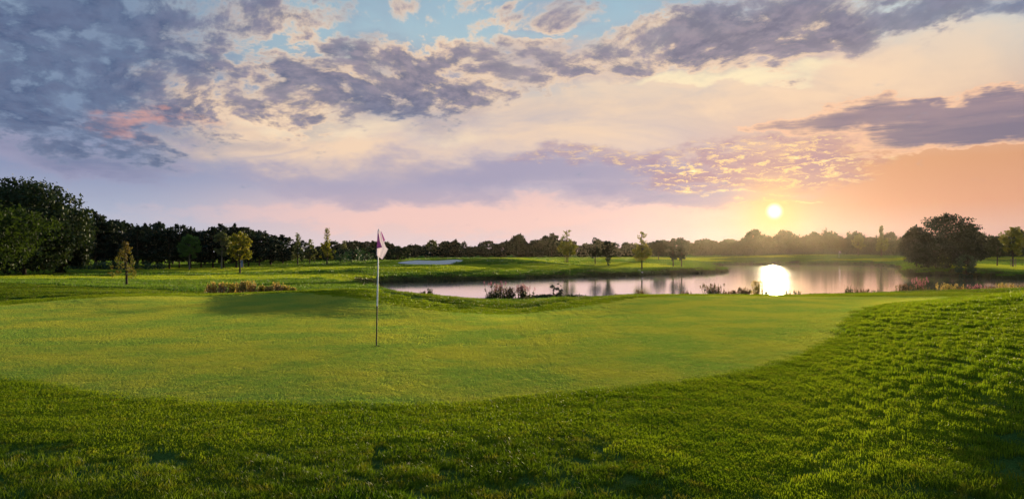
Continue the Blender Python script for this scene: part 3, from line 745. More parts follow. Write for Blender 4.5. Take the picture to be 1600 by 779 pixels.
def span(py0, py1, Y): return (py1 - py0) / F * Y          # metres between two photo rows at distance Y

used = set()
def tree(key, px, Y, top, wpx, label, cat='tree', group=None, name='tree', kind='round', seed=None, leaf=None, mat='broad', bark='bark', dens=1.0):
    """a tree whose crown top shows at photo row `top` and is wpx pixels wide; prototypes are reused by key"""
    x, y = P(px, Y); z = gz(x, y); H = EYE + (HY - top) / F * Y - z; W = wpx / F * Y
    if key is None or key not in PROTO:
        o = grow(kind, seed if seed is not None else int(px * 7 + Y), H, W, leaf or max(.05, .0011 * Y), dens, mat, bark, name)
        if key: PROTO[key] = (o, H, W)
        return place(o, px, Y, label=label, cat=cat, group=group)
    p, pH, pW = PROTO[key]; c = copy_tree(p)
    for k in list(c.keys()):
        if k == 'group': del c[k]
    place(c, px, Y, rot=random.uniform(0, 6.28), label=label, cat=cat, group=group); c.scale = (W / pW, W / pW, H / pH)
    return c

# --- foreground of the left wood
tree(None, -52, 46, 320, 262, 'leafy tree leaning in at the left edge with bright green lower leaves', kind='sapling', seed=5, mat='leafy', leaf=.11, dens=2.0, name='broadleaf_tree')
tree(None, 38, 72, 283, 185, 'biggest dark round-headed tree at the far left of the wood', kind='oak', seed=9, mat='broad', leaf=.17, dens=2.0, name='oak_tree')
tree(None, 96, 78, 318, 95, 'dark broad tree stepping down from the biggest left-hand tree', kind='oak', seed=12, mat='broad', leaf=.17, dens=1.6, name='oak_tree')
# --- left pine wood: a front rank and two behind
pl = 'dark pine in the dense wood behind the left fairway'; pg = 'pines of the left wood'
prof = [(120, 352), (150, 340), (180, 345), (205, 352), (232, 350), (262, 354), (290, 357), (320, 356), (345, 354), (372, 356), (400, 362), (425, 366), (445, 374), (462, 378)]
def ptop(px): return float(np.interp(px, *zip(*prof)))
px = 112; i = 0
while px < 462:
    Y = 104 + 6 * math.sin(px * .37) + max(0, (px - 300)) * .10
    tree('pine%d' % (i % 6), px, Y, ptop(px) + random.uniform(-5, 9), random.uniform(44, 60), pl, 'pine', pg, 'pine_tree', 'pine', 100 + i, .17, 'pine'); px += random.uniform(15, 21); i += 1
px = 60
while px < 475:
    Y = 120 + 5 * math.sin(px * .7) + max(0, (px - 300)) * .10
    tree('pine%d' % (i % 6), px, Y, ptop(px) + random.uniform(-2, 14), random.uniform(46, 64), pl, 'pine', pg, 'pine_tree', 'pine', 100 + i, .17, 'pine'); px += random.uniform(20, 27); i += 1
for px, top in ((-40, 320), (0, 330), (70, 335)):
    tree('pine%d' % (i % 6), px, 100, top, 70, pl, 'pine', pg, 'pine_tree', 'pine', 100 + i, .17, 'pine'); i += 1
# --- clipped hedge mass under the wood
def hedge(pxa, pxb, Y, h, label, mat='hedge', d=2.2, name='hedge', top_wob=.25, leaf=.12, n=None, seed=3, cat='hedge'):
    g = np.random.default_rng(seed); xa, xb = P(pxa, Y)[0], P(pxb, Y)[0]; n = n or int((xb - xa) / .55)
    xs = np.linspace(xa, xb, n) + g.normal(0, .15, n); Cn, Rn, Nn = [], [], []
    for q, x in enumerate(xs):
        e = min(1, (min(q, n - 1 - q) + 1.5) / (n * .12 + 1)) ** .5; yy = Y + g.uniform(-d / 2, d / 2); z = gz(x, yy)
        hh = h * e * (1 + top_wob * g.normal() * .5)
        for k in range(2): Cn.append((x, yy, z + hh * (.30 + .42 * k))); Rn.append((.75, .75, hh * .34)); Nn.append(70)
    v, f = leaves(Cn, Rn, Nn, leaf, g); o = obj(name, None, None, (0, 0, 0)); cx_ = (xa + xb) / 2
    v = v - np.array([cx_, Y, 0]); o.location = (cx_, Y, 0); obj('foliage', mesh_np('foliage', v, f, M[mat], False), o)
    sg = [[(x - cx_, 0, gz(x, Y) - .2, .05), (x - cx_ + .05, .02, gz(x, Y) + h * .3, .03), (x - cx_, 0, gz(x, Y) + h * .7, .015)] for x in xs[::3]]
    tv, tf = tubes(sg, 4); tag(obj('stems', mesh_np('stems', tv, tf, M['bark']), o), kind='stuff')
    return tag(o, label, cat)
hedge(76, 190, 95, 1.15, 'long low dark green hedge under the left wood')
hedge(196, 250, 97, 1.0, 'short dark green hedge right of the long hedge, behind the autumn sapling', seed=4)
# --- trees that stand alone on the left fairway
tree(None, 198, 45, 373, 50, 'small conical sapling with orange and brown autumn leaves on the left fairway', 'sapling', None, 'sapling', 'cone', 41, .05, 'autumn')
tree(None, 296, 96, 365, 33, 'fresh green round-headed young tree in front of the left pines', kind='sapling', seed=43, mat='fresh', leaf=.10, name='young_tree', bark='pale_bark', dens=1.3)
tree(None, 346, 100, 361, 32, 'dull green young tree close behind the yellowing one on the left fairway', kind='sapling', seed=44, mat='willow', leaf=.10, name='young_tree', bark='pale_bark')
tree(None, 375, 79, 361, 38, 'yellow-green young tree with a slim trunk in the middle of the left fairway', kind='sapling', seed=45, mat='yellow', leaf=.085, name='young_tree', dens=1.4)
tree(None, 465, 112, 364, 30, 'pale green birch with a thin pointed top at the right end of the pine wood', kind='spire', seed=46, mat='willow', leaf=.12, name='birch_tree')
tree(None, 484, 114, 372, 26, 'small sparse tree beside the pale birch', kind='sparse', seed=47, mat='willow', leaf=.12, name='small_tree')
tree(None, 511, 110, 355, 26, 'tall slim poplar with a thin top, tallest between wood and flag', kind='spire', seed=48, mat='yellow', leaf=.11, name='poplar_tree', dens=1.1)
tree(None, 491, 120, 383, 24, 'dark bushy tree low between birch and poplar', kind='round', seed=49, mat='broad', name='small_tree')
hedge(530, 575, 118, 1.7, 'dark green shrubs left of the flag at the fairway edge', d=3, seed=6, cat='shrubs', name='shrub_row', top_wob=.5)

# --- low far wood behind the pond, left to centre
fl = 'low dark tree in the distant wood behind the flag and bunker'; fg = 'trees of the distant central wood'
fprof = [(520, 380), (545, 378), (560, 376), (585, 374), (605, 380), (640, 383), (675, 376), (700, 382), (715, 376), (740, 382), (780, 380), (810, 370), (830, 381), (860, 370), (880, 372), (905, 382), (925, 376), (950, 378), (975, 380), (1000, 378), (1030, 376), (1060, 378), (1080, 376), (1110, 374)]
px, i = 506, 0
while px < 1120:
    top = float(np.interp(px, *zip(*fprof))) + random.uniform(-2, 4)
    Y = 340 + 18 * math.sin(px * .31)
    tree('far%d' % (i % 8), px, Y, top + random.choice((-3, 0, 0, 4)), random.uniform(18, 42), fl, 'tree', fg, 'broadleaf_tree', ('round', 'pine', 'sparse', 'oak')[i % 4], 200 + i, .40, 'broad', dens=.9); px += random.uniform(9, 14); i += 1
px = 500
while px < 1085:
    tree('low%d' % (i % 3), px, (300 if px > 640 else 158) + 6 * math.sin(px * .5), 389 + random.uniform(-3, 4), random.uniform(30, 50), 'low rounded bush along the foot of the distant wood', 'bush', 'bushes along the foot of the distant wood', 'bush', 'bush', 260 + i, .2, 'broad'); px += random.uniform(17, 26); i += 1
for px, top, w, lab, kd, mt in [(675, 374, 15, 'small round-topped tree poking above the distant wood right of the flag', 'sapling', 'willow'), (712, 375, 16, 'dark tree rising above the distant wood over the bunker end', 'pine', 'pine'),
        (811, 368, 20, 'narrow upright dark tree standing above the distant wood in the centre', 'spire', 'broad'), (862, 364, 34, 'broad airy tree behind the sparse-topped one at the centre', 'sparse', 'broad'), (583, 376, 12, 'pointed small tree just left of the flag', 'spire', 'broad'),
        (537, 376, 22, 'airy rounded tree right of the poplar', 'sparse', 'willow')]:
    tree(None, px, 290, top, w, lab, kind=kd, mat=mt, leaf=.30, name='tree')
# --- young trees on the peninsula and bank
tree(None, 886, 125, 357, 36, 'young tree with a bare twiggy top and low green crown left of centre pond bank', kind='sparse', seed=61, mat='yellow', leaf=.11, name='young_tree', dens=1.2)
tree(None, 930, 118, 370, 26, 'slim dark young tree first right of the bare-topped tree', kind='sparse', seed=62, mat='broad', leaf=.11, name='young_tree')
tree(None, 950, 112, 375, 24, 'young tree with a bushy guard at its foot above the pond bank', kind='round', seed=63, mat='broad', leaf=.11, name='young_tree')
tree(None, 1003, 102, 359, 38, 'taller yellow-green young tree on the pond bank with a thin top', kind='sparse', seed=64, mat='yellow', leaf=.10, name='young_tree', dens=1.3)
tree(None, 1052, 116, 371, 18, 'left tree of the close pair near the tip of the peninsula', kind='sparse', seed=65, mat='broad', leaf=.11, name='young_tree')
tree(None, 1065, 112, 370, 20, 'right tree of the close pair near the tip of the peninsula', kind='sparse', seed=66, mat='broad', leaf=.11, name='young_tree')
tree(None, 1029, 160, 375, 26, 'rounded tree behind the peninsula', kind='round', seed=67, mat='broad', leaf=.17, name='tree')
# --- wood under the sun
sl = 'tree in the sunlit hazy wood below the sun'; sg_ = 'trees of the hazy wood below the sun'
sprof = [(1100, 376), (1125, 370), (1150, 372), (1175, 364), (1200, 368), (1225, 364), (1260, 366), (1285, 362), (1305, 360), (1322, 366), (1345, 370), (1375, 366), (1400, 370), (1430, 366), (1450, 368), (1540, 366), (1570, 368), (1620, 362), (1700, 366)]
px, i = 1092, 0
while px < 1700:
    Y = 370 + 14 * math.sin(px * .3) - (90 if px > 1400 else 0); top = float(np.interp(px, *zip(*sprof))) + random.uniform(-2, 5)
    tree('sun%d' % (i % 8), px, Y, top + random.choice((-3, 0, 0, 4)), random.uniform(20, 42), sl if px < 1400 else 'tree of the dark far wood behind the big right-hand pine', 'tree', sg_ if px < 1400 else 'trees of the far right wood', 'broadleaf_tree', ('oak', 'pine', 'round', 'spire')[i % 4], 300 + i, .45, 'broad', dens=.9); px += random.uniform(8, 13); i += 1
px = 1100
while px < 1640:
    tree('sunlow%d' % (i % 3), px, 320 - (70 if px > 1400 else 0), 388 + random.uniform(-4, 3), random.uniform(30, 44), 'low bush filling the foot of the far right wood', 'bush', 'bushes at the foot of the far right wood', 'bush', 'bush', 350 + i, .3, 'broad'); px += random.uniform(16, 24); i += 1
tree(None, 1341, 215, 366, 19, 'pale grey-green oval young tree left of the taller pale one, across the pond', kind='sapling', seed=71, mat='willow', leaf=.2, name='young_tree')
tree(None, 1377, 212, 352, 22, 'taller pale young tree with a thin top across the pond', kind='spire', seed=72, mat='willow', leaf=.2, name='young_tree', dens=1.3)
# --- right bank
def pine_cluster():
    tree(None, 1478, 104, 337, 104, 'big dark spreading pine, tallest tree on the right bank', 'pine', None, 'pine_tree', 'pine', 81, .16, 'pine', dens=1.6)
    tree(None, 1432, 106, 356, 46, 'lower dark pine on the left flank of the big right-hand pine', 'pine', None, 'pine_tree', 'pine', 82, .19, 'pine')
    tree(None, 1516, 108, 352, 46, 'lower dark pine on the right flank of the big right-hand pine', 'pine', None, 'pine_tree', 'pine', 83, .19, 'pine')
pine_cluster()
tree(None, 1462, 101, 374, 84, 'broad low dark shrub mass under the big right-hand pine', 'shrub', None, 'shrub', 'bush', 89, .15, 'pine', dens=1.6)
tree(None, 1500, 103, 366, 58, 'tall dark shrub under the right half of the big pine', 'shrub', None, 'shrub', 'bush', 90, .15, 'pine', dens=1.4)
tree(None, 1510, 91, 396, 34, 'round dark willow bush at the water in front of the big pine', 'bush', None, 'willow_bush', 'bush', 84, .10, 'hedge')
tree(None, 1558, 118, 366, 28, 'shaded green tree between the big pine and the golden tree', kind='sapling', seed=85, mat='broad', leaf=.12, name='young_tree')
tree(None, 1583, 112, 352, 40, 'golden-green lit tree near the right edge', kind='sapling', seed=86, mat='yellow', leaf=.12, name='young_tree', dens=1.2)
tree(None, 1612, 116, 360, 36, 'dull green tree cut by the right edge of the picture', kind='sapling', seed=87, mat='broad', leaf=.12, name='young_tree')

# ================================================================== reeds and waterside plants
def reed_mesh(n, rx, ry, h, w, seed, head=0.0):
    g = np.random.default_rng(seed); x, y = g.normal(0, rx * .5, n), g.normal(0, ry * .5, n); H = h * g.uniform(.45, 1.1, n); L = H * g.normal(0, .16, (2, n))
    f = g.uniform(0, 6.28, n); W = w * g.uniform(.6, 1.3, n); ox, oy = np.cos(f) * W / 2, np.sin(f) * W / 2
    v = np.stack([np.stack([x - ox, y - oy, -0.15 + 0 * H], 1), np.stack([x + ox, y + oy, -0.15 + 0 * H], 1), np.stack([x + L[0] + ox * .5, y + L[1] + oy * .5, H], 1), np.stack([x + L[0] - ox * .5, y + L[1] - oy * .5, H], 1)], 1).reshape(-1, 3)
    tips = np.stack([x + L[0], y + L[1], H], 1); return v, np.arange(4 * n).reshape(-1, 4), tips
def plant(px, Y, top, wpx, label, cat='reeds', n=90, head=None, leafm='reed_blade', stem='reed_blade', seed=1, group=None, name='reed_clump', base=None, headfrac=.5, hs=.07, z=None):
    x, y = P(px, Y); z = max(gz(x, y), WATER - .1) if z is None else z; H = EYE + (HY - top) / F * Y - z; W = wpx / F * Y
    root = obj(name, None, None, (x, y, z)); v, f, tips = reed_mesh(n, W * .5, W * .4, H * .92, .028, seed)
    tag(obj('stems', mesh_np('stems', v, f, M[stem], False), root), kind='stuff')
    g = np.random.default_rng(seed + 1); t = tips[g.random(len(tips)) < .7]; lo = np.column_stack([t[:, :2] * .95, t[:, 2] * g.uniform(.35, .9, len(t))])
    cv, cf = leaves([tuple(c) for c in lo], [(hs * 1.3, hs * 1.3, hs * 2.2)] * len(lo), [7] * len(lo), .05, g); tag(obj('leaves', mesh_np('leaves', cv, cf, M[leafm], False), root), kind='stuff')
    if head:
        k = t[t[:, 2] > np.quantile(t[:, 2], 1 - headfrac)]
        cv, cf = leaves([tuple(c - np.array([0, 0, .08])) for c in k], [(hs * .6, hs * .6, hs * 2.6)] * len(k), [14] * len(k), .035, g); tag(obj('flower_heads', mesh_np('flower_heads', cv, cf, M[head], False), root), kind='stuff')
    return tag(root, label, cat, group)
# golden clumps left of the flag
gold = [(330, 440, 16, 'left end of the row'), (347, 441, 15, 'pale pinkish'), (364, 442, 16, ''), (378, 439, 16, ''), (392, 438, 17, 'tallest'), (408, 446, 13, ''), (420, 447, 12, ''), (434, 440, 9, 'single upright'), (447, 446, 15, 'right end of the row'), (458, 449, 9, '')]
gl = ['broad straw-gold clump at the left end of the golden row behind the green', 'second golden clump, beside the one at the left end of the row', 'greenish gold clump just left of the yellow young tree trunk', 'golden clump right under the yellow-green young tree', 'tallest golden clump, right of the young tree trunk',
      'low orange clump right of the tallest golden clump', 'low straw clump left of the narrow upright one', 'narrow upright golden spike of a clump', 'reddish gold clump near the right end of the golden row', 'smallest golden clump at the right end of the row']
for k, (a, b, w, _) in enumerate(gold):
    plant(a, 38 + (k % 3) * .4, b, w, gl[k], 'grass clump', 70, 'gold', ['gold', 'peach', 'yellow'][k % 3], 'dry_blade', 400 + k, None, 'golden_grass_clump', hs=.06)
# plants against the bright water, near shore
sh = [(770, 44.6, 452, 14, 'thin leafy clump at the left of the pink-flowered plants', None), (779, 44.4, 440, 20, 'tall pink-flowered clump standing against the bright water', 'pink'), (796, 44.4, 449, 20, 'dense dark reeds beside the tall pink-flowered clump', 'brown'),
      (818, 46, 444, 16, 'second pink-flowered clump at the left end of the shrubby bank', 'pink'), (663, 49, 453, 9, 'small pair of reed sprigs in the left arm of the pond', None), (672, 49, 450, 5, 'thin lone reed sprig in the left arm of the pond', None),
      (1113, 43.2, 442, 26, 'dense round brown reed clump on the near shore', 'brown'), (1131, 43.2, 455, 16, 'low dark reeds just right of the round clump', 'brown'), (1147, 43.2, 453, 14, 'low reeds between the round clump and the golden spike', 'brown'),
      (1163, 43.2, 449, 18, 'spiky brown reeds left of the golden spike', 'brown'), (1184, 43.2, 438, 11, 'tall golden backlit spike of reeds on the near shore', 'gold'), (1197, 43.2, 454, 16, 'low tufts right of the golden spike', 'brown'),
      (1232, 43.5, 452, 7, 'slender sprig below the sun glint', None), (1246, 43.5, 453, 5, 'small thin sprig right of the sun glint', None), (1272, 43.8, 457, 12, 'flat dark tuft on the near shore right of the glint', None), (1326, 44, 444, 9, 'upright leafy sprig on the right near shore', None),
      (1346, 44, 451, 14, 'spread of small reeds right of the upright sprig', 'brown'), (1370, 44.5, 450, 10, 'small reeds near the dark water', None), (1412, 45, 444, 16, 'reddish reeds left of the pink spire', 'brown'), (1438, 45.4, 433, 9, 'vivid pink flower spire on the right near shore', 'pink'),
      (1450, 45.6, 447, 10, 'leafy stalks right of the pink spire', None), (1482, 46, 443, 22, 'round straw-coloured clump in front of the dark water', 'gold'), (1505, 46.6, 448, 18, 'low greenish reeds right of the straw-coloured clump', 'brown'), (1524, 47.2, 444, 16, 'faint pinkish reeds near the right-hand glints', 'pink'),
      (1548, 48, 447, 18, 'low reeds at the right-hand water glints', 'brown'), (1570, 48.6, 442, 22, 'straw reeds near the right edge of the pond', 'gold'), (1592, 49.4, 446, 18, 'last reed clump at the right edge of the picture', 'brown'),
      (963, 44.8, 459, 9, 'small reddish reeds below the first thin tree reflection', 'brown'), (1001, 44, 454, 10, 'small reddish reeds below the middle tree reflection', 'brown'), (1072, 43.6, 455, 10, 'small reddish reeds below the right tree reflection', 'brown')]
for k, (a, Y, tp, w, lab, hd) in enumerate(sh):
    plant(a, Y, tp, w, lab, 'reeds' if hd != 'pink' else 'flowers', 40 + int(w * 4), hd, 'broad' if hd != 'gold' else 'gold', 'reed_blade', 500 + k, None, 'reed_clump' if hd != 'pink' else 'loosestrife_clump')
hedge(812, 922, 48, .34, 'low dark green leafy bank jutting into the pond before the water', 'broad', 2.0, 'ground_cover_bank', .3, .06, 60, 9, 'bank plants')
tree(None, 870, 48.3, 440, 24, 'small leafy shrub on the low bank in the pond', 'shrub', None, 'shrub', 'bush', 88, .055, 'broad', dens=.55)
# bank vegetation: a ragged fringe nobody could count
def fringe(nm, sel, n, h, w, mat, label, seed, off=(.1, 1.0)):
    g = np.random.default_rng(seed); p = np.array(POND); q = np.roll(p, -1, 0); L = np.hypot(*(q - p).T)
    keep = [i for i in range(len(p)) if sel(*(p[i] + q[i]) / 2)]; pr = L[keep] / L[keep].sum(); k = np.array(keep)[g.choice(len(keep), n, p=pr)]
    t = g.random(n)[:, None]; nrm = np.column_stack([(q - p)[:, 1], -(q - p)[:, 0]]) / L[:, None]
    c = p[k] * (1 - t) + q[k] * t; o = g.uniform(*off, n)[:, None]
    s1 = polysdf(POND, *(c + nrm[k] * .3).T); c = c + nrm[k] * o * np.where(s1 > 0, 1, -1)[:, None]
    s = .5 + .9 * np.clip(.5 + fbm(c[:, 0] / 2.6, c[:, 1] / 2.6, 3), 0, 1.3) * g.uniform(.6, 1.2, n)
    z = np.maximum(height(c[:, 0], c[:, 1]), WATER - .05)
    vs = []
    for r in range(5):
        v, f, _ = reed_mesh(46, .35, .35, h, w, seed * 9 + r); vs.append((v, np.concatenate([f[:, :3], f[:, [0, 2, 3]]])))
    scatter(nm, np.column_stack([c, z]), s, vs, M[mat], label, tilt=.1)
fringe('bank_reeds', lambda x, y: y > 62 and y < 128, 1500, .15, .03, 'bank_blade', 'dark fringe of reeds along the far bank and peninsula', 61)
fringe('bank_reeds', lambda x, y: y >= 60, 1800, .20, .05, 'bank_blade', 'reeds fringing the farthest shores of the pond', 62, (.2, 2.0))
fringe('bank_grass', lambda x, y: y < 46.4 and x > -6, 1500, .26, .022, 'reed_blade', 'short sedge along the near shore of the pond', 63, (.0, .9))

# ================================================================== wood trees: a label for each, by the landmarks they stand between
ORD = 'first second third fourth fifth sixth seventh eighth ninth tenth eleventh twelfth thirteenth fourteenth fifteenth'.split()
MARKS = {
 'pines of the left wood': [(-300, 'the left edge'), (96, 'the big left oaks'), (198, 'the autumn sapling'), (296, 'the fresh green young tree'), (375, 'the yellow-green young tree'), (465, 'the pale birch'), (900, 'x')],
 'trees of the distant central wood': [(400, 'the pale birch'), (511, 'the tall poplar'), (590, 'the flag'), (670, 'the middle of the bunker'), (780, 'the central mound'), (811, 'the upright dark tree'), (886, 'the bare-topped tree'), (950, 'the guarded bushy tree'), (1003, 'the yellow-green bank tree'), (1065, 'the close pair of trees'), (1135, 'the peninsula tip'), (1500, 'x')],
 'trees of the hazy wood below the sun': [(900, 'the left'), (1135, 'the peninsula tip'), (1210, 'the sun'), (1311, 'the far white flag'), (1377, 'the pale pointed tree'), (1440, 'the big right pine'), (1900, 'x')],
 'trees of the far right wood': [(1300, 'the pale pointed tree'), (1478, 'the big right pine'), (1583, 'the golden-green tree'), (2100, 'the right edge')],
}
MARKS['bushes along the foot of the distant wood'] = MARKS['trees of the distant central wood']
MARKS['bushes at the foot of the far right wood'] = [m_ for m_ in MARKS['trees of the hazy wood below the sun'] if m_[0] < 1400] + MARKS['trees of the far right wood'][1:]
KINDN = {'pines of the left wood': 'dark pine of the left wood', 'trees of the distant central wood': 'low dark distant tree', 'trees of the hazy wood below the sun': 'hazy backlit wood tree',
         'trees of the far right wood': 'dark far wood tree', 'bushes along the foot of the distant wood': 'low distant bush', 'bushes at the foot of the far right wood': 'low bush across the pond'}
for grp, mk in MARKS.items():
    ob_ = sorted([o for o in COL.objects if o.get('group') == grp and o.parent is None], key=lambda o: o.location.x / o.location.y)
    cnt = {}
    for o in ob_:
        p_ = CX + F * o.location.x / o.location.y; k = max(i for i in range(len(mk) - 1) if mk[i][0] <= p_ or i == 0)
        row = ('front rank ' if o.location.y < 113 + max(0, (p_ - 300)) * .10 else 'back rank ') if grp.startswith('pines') else ''
        n_ = cnt[(k, row)] = cnt.get((k, row), 0) + 1
        o['label'] = '%s, %s%s rightwards from %s' % (KINDN[grp], row, ORD[min(n_ - 1, 14)], mk[k][1])

# ================================================================== flagstick, cup, flag
def painted(name, c, rough=.4, spec=.5, tr=None):
    m, t = new_mat(name); n = noise(geo_pos(), 40, 3, .6); cc = mix(n * .25, c, (c[0] * .75, c[1] * .75, c[2] * .75, 1))
    sh = principled(cc, rough, spec)
    out_shader(sh if tr is None else mixsh(tr, sh, translucent(cc))); M[name] = m; return m
painted('white_pole', c4(.78, .82, .84)); painted('black_pole', c4(.012, .012, .014)); painted('cup_black', c4(.008, .010, .006), .9, .1)
painted('white_cloth', c4(.88, .82, .88), .8, .1, .55); painted('magenta_cloth', c4(.70, .26, .58), .8, .1, .5)
FX, FY = P(588, 13.3); FZ = float(height(np.array([FX]), np.array([FY]))[0])
fs = obj('golf_flagstick', None, None, (FX, FY, FZ)); tag(fs, 'thin white and black golf flagstick standing in the hole on the green', 'flagstick')
ft = span(358, 541, 13.3); lean_ = .045
def pole(z0, z1, r0, r1, mat, nm, par):
    v, f = tubes([[(lean_ * z / ft, 0, z, r) for z, r in ((z0, r0), ((z0 + z1) / 2, (r0 + r1) / 2), (z1, r1))]], 12); return obj(nm, mesh_np(nm, v, f, M[mat]), par)
zs = span(478, 541, 13.3)
pole(-.10, zs, .013, .0125, 'black_pole', 'lower_pole', fs); pole(zs, ft - .02, .0135, .010, 'white_pole', 'upper_pole', fs)
v, f = tubes([[(lean_ * zs / ft, 0, zs - .03, .016), (lean_ * zs / ft, 0, zs + .01, .016)]], 12); obj('collar', mesh_np('collar', v, f, M['black_pole']), fs)
v, f = tubes([[(lean_, 0, ft - .03, .013), (lean_, 0, ft, .012), (lean_, 0, ft + .015, .004)]], 10); obj('finial', mesh_np('finial', v, f, M['white_pole']), fs)
# the hole, a dark cup sunk in the turf with a worn rim
an = np.linspace(0, 2 * np.pi, 28, endpoint=False); rg = lambda r, z: np.column_stack([r * np.cos(an), r * np.sin(an), np.full(28, z)])
v = np.concatenate([rg(.078, .020), rg(.060, .026), rg(.054, .018), rg(.052, .002), np.array([[0, 0, .001]])]); f4 = [(a * 28 + i, a * 28 + (i + 1) % 28, (a + 1) * 28 + (i + 1) % 28, (a + 1) * 28 + i) for a in range(3) for i in range(28)]
f4 += [(84 + i, 84 + (i + 1) % 28, 112, 112) for i in range(28)]
f3 = np.array([t for q in f4 for t in ((q[0], q[1], q[2]), (q[0], q[2], q[3])) if len(set(t)) == 3])
tag(obj('golf_hole', mesh_np('golf_hole', v, f3, M['cup_black']), None, (FX, FY, FZ)), 'dark hole in the green at the foot of the flagstick', 'hole')
# the flag hangs limp: a white square with a magenta panel, folded over on itself
fl_ = obj('golf_flag', None, None, (FX, FY, FZ)); tag(fl_, 'limp white golf flag with magenta panels hanging from the flagstick', 'flag')
def fp(px_, py_, dpt=0.0): return ((px_ - 588.2) / F * 13.3, dpt, span(py_, 541, 13.3))
def cloth(rowsp, mat, nm):
    """rowsp: polygon rows of (px, py, depth) from the top down, same count in each; skinned, 3 mm thick"""
    a = np.array([[fp(*q) for q in r] for r in rowsp]); n, k = a.shape[:2]
    # refine by linear interpolation, with gentle folds
    U_, V_ = 9, 7; out = []
    for i in range((n - 1) * U_ + 1):
        s = i / U_; i0 = min(int(s), n - 2); fr = s - i0; row = a[i0] * (1 - fr) + a[i0 + 1] * fr; rr = []
        for j in range((k - 1) * V_ + 1):
            t_ = j / V_; j0 = min(int(t_), k - 2); g_ = t_ - j0; p_ = row[j0] * (1 - g_) + row[j0 + 1] * g_
            p_[1] += .006 * math.sin(7 * t_ + 1.3 * s); rr.append(p_)
        out.append(rr)
    A = np.array(out); n2, k2 = A.shape[:2]; v = np.concatenate([A.reshape(-1, 3), A.reshape(-1, 3) + np.array([0, .0025, 0])]); ix = np.arange(n2 * k2).reshape(n2, k2)
    q = np.stack([ix[:-1, :-1], ix[:-1, 1:], ix[1:, 1:], ix[1:, :-1]], -1).reshape(-1, 4); q2 = q[:, ::-1] + n2 * k2
    bd = list(ix[0, :]) + list(ix[1:, -1]) + list(ix[-1, -2::-1]) + list(ix[-2:0:-1, 0]); sd2 = np.array([(bd[i], bd[(i + 1) % len(bd)], bd[(i + 1) % len(bd)] + n2 * k2, bd[i] + n2 * k2) for i in range(len(bd))])
    return obj(nm, mesh_np(nm, v, np.concatenate([q, q2, sd2]), M[mat]), fl_)
cloth([[(590.6, 359, -.02), (592.5, 359, -.02), (594, 360, -.02)], [(590.2, 372, -.04), (594, 372, -.06), (599, 373, -.04)], [(589.8, 385, -.05), (596, 385, -.08), (604, 385, -.05)], [(589.3, 394, -.05), (597, 391, -.09), (607.5, 388, -.05)], [(589.6, 398, -.05), (594, 400.5, -.08), (604, 395, -.04)], [(597.5, 404, -.04), (598, 404.3, -.04), (599, 403, -.03)]], 'white_cloth', 'cloth')
cloth([[(591.0, 364, -.045), (592.6, 364, -.06)], [(590.6, 376, -.075), (595.2, 376, -.10)], [(590.2, 387.5, -.085), (599.0, 385.5, -.125)]], 'magenta_cloth', 'magenta_panel')
cloth([[(596.4, 362, -.06), (597.0, 361, -.06)], [(598.0, 367, -.085), (600.2, 368, -.075)], [(601.0, 376.5, -.10), (603.2, 375, -.08)]], 'magenta_cloth', 'magenta_panel')

# ================================================================== small far things
def mini_flag(px, Y, top, label, red=False):
    x, y = P(px, Y); z = gz(x, y); H = EYE + (HY - top) / F * Y - z; o = obj('golf_flagstick', None, None, (x, y, z)); tag(o, label, 'flagstick')
    v, f = tubes([[(0, 0, -.1, .03), (0, 0, H, .025)]], 6); obj('pole', mesh_np('pole', v, f, M['white_pole']), o)
    v = np.array([(0.03, 0, H), (.55, .05, H - .12), (.5, .05, H - .55), (.03, 0, H - .5)]); v = np.concatenate([v, v + [0, .03, 0]])
    obj('flag', mesh_np('flag', v, np.array([(0, 1, 2, 3), (7, 6, 5, 4), (0, 4, 5, 1), (1, 5, 6, 2), (2, 6, 7, 3), (3, 7, 4, 0)]), M['white_cloth'], False), o)
mini_flag(1311, 206, 392, 'tiny white golf flag on the far green across the pond')
painted('guard_blue', c4(.20, .28, .42), .7, .2); painted('wood_stake', c4(.20, .15, .10), .8, .1)
def box_v(cx, cy, cz, sx, sy, sz): return np.array([(cx + a * sx / 2, cy + b * sy / 2, cz + c * sz / 2) for a in (-1, 1) for b in (-1, 1) for c in (-1, 1)])
BF = np.array([(0, 1, 3, 2), (4, 6, 7, 5), (0, 4, 5, 1), (2, 3, 7, 6), (0, 2, 6, 4), (1, 5, 7, 3)])
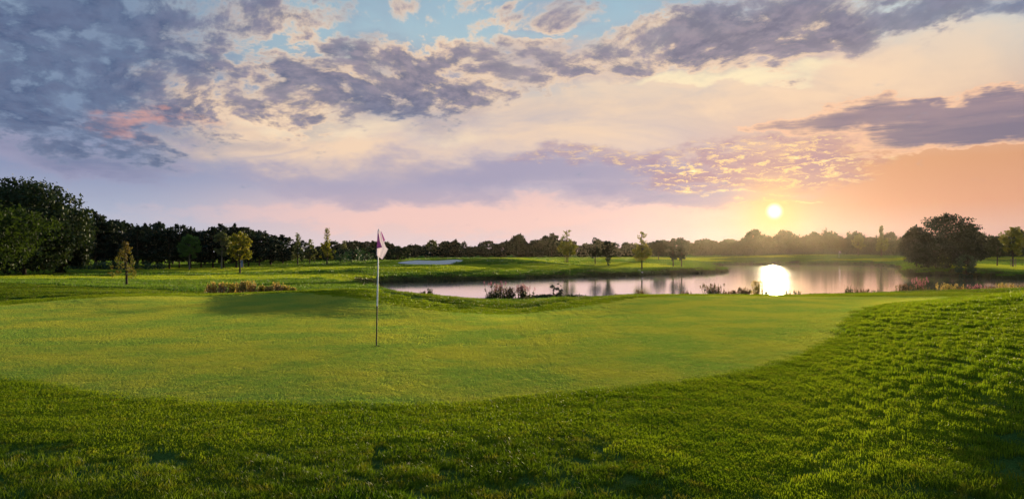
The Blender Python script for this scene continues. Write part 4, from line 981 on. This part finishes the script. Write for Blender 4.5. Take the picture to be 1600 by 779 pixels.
# blue-grey windbreak panel on two posts
x, y = P(377, 101); z = gz(x, y); wb = obj('windbreak_screen', None, None, (x, y, z)); tag(wb, 'blue-grey mesh screen on posts behind the yellow-green young tree', 'screen')
obj('panel', mesh_np('panel', box_v(0, 0, .72, .42, .05, 1.0), BF, M['guard_blue'], False), wb)
for s_ in (-.24, .24): obj('post', mesh_np('post', box_v(s_, 0, .6, .06, .06, 1.6), BF, M['wood_stake'], False), wb)
def guard(px, Y, label):
    x, y = P(px, Y); z = gz(x, y); o = obj('tree_guard', None, None, (x, y, z)); tag(o, label, 'tree guard')
    for k in range(3):
        a = k * 2.094; obj('stake', mesh_np('stake', box_v(.35 * math.cos(a), .35 * math.sin(a), .6, .07, .07, 1.5), BF, M['wood_stake'], False), o)
    for zz2 in (.45, 1.1):
        v, f = tubes([[(.35 * math.cos(a), .35 * math.sin(a), zz2, .03) for a in np.linspace(0, 6.283, 10)]], 4); obj('rail', mesh_np('rail', v, f, M['wood_stake']), o)
guard(884.5, 124.6, 'stake guard round the trunk of the bare-topped young tree')
guard(1583.5, 111.5, 'stake guard round the trunk of the golden-green tree at the right')
tree(None, 950.5, 109, 399, 6, 'narrow upright bush in front of the young tree above the bank', 'bush', None, 'bush', 'bush', 91, .09, 'hedge', dens=.6)
def rock(px, Y, r, label):
    g = np.random.default_rng(int(px)); bm = bmesh.new(); bmesh.ops.create_icosphere(bm, subdivisions=3, radius=r)
    for v_ in bm.verts:
        k = 1 + .22 * float(fbm(np.array([v_.co.x / r * 1.3 + px]), np.array([v_.co.y / r * 1.3 + v_.co.z / r]), 3)[0]); v_.co *= k; v_.co.z *= .7
    me = bpy.data.meshes.new('rock'); bm.to_mesh(me); bm.free(); me.materials.append(M['sand']); x, y = P(px, Y)
    tag(obj('rock', me, None, (x, y, gz(x, y) + r * .2)), label, 'rock')
rock(999, 98, .22, 'pale stone at the foot of the tree with the thin top on the bank')
rock(1003, 97.6, .16, 'smaller pale stone beside the other by the bank tree')

# ================================================================== evening haze
bm = bmesh.new(); bmesh.ops.create_cube(bm, size=1.0); hz = bpy.data.meshes.new('haze'); bm.to_mesh(hz); bm.free()
ho = obj('haze', hz, None, (0, 200, 7.0)); ho.scale = (1100, 480, 24.0)
m, t = new_mat('haze'); pv = t.nodes.new('ShaderNodeVolumePrincipled'); pv.inputs['Color'].default_value = c4(1, .84, .62); pv.inputs['Density'].default_value = 0.000026; pv.inputs['Anisotropy'].default_value = 0.84
om = t.nodes.new('ShaderNodeOutputMaterial'); t.links.new(pv.outputs[0], om.inputs['Volume']); hz.materials.append(m)
tag(ho, 'thin golden evening haze lying over the course', None, None, 'stuff')
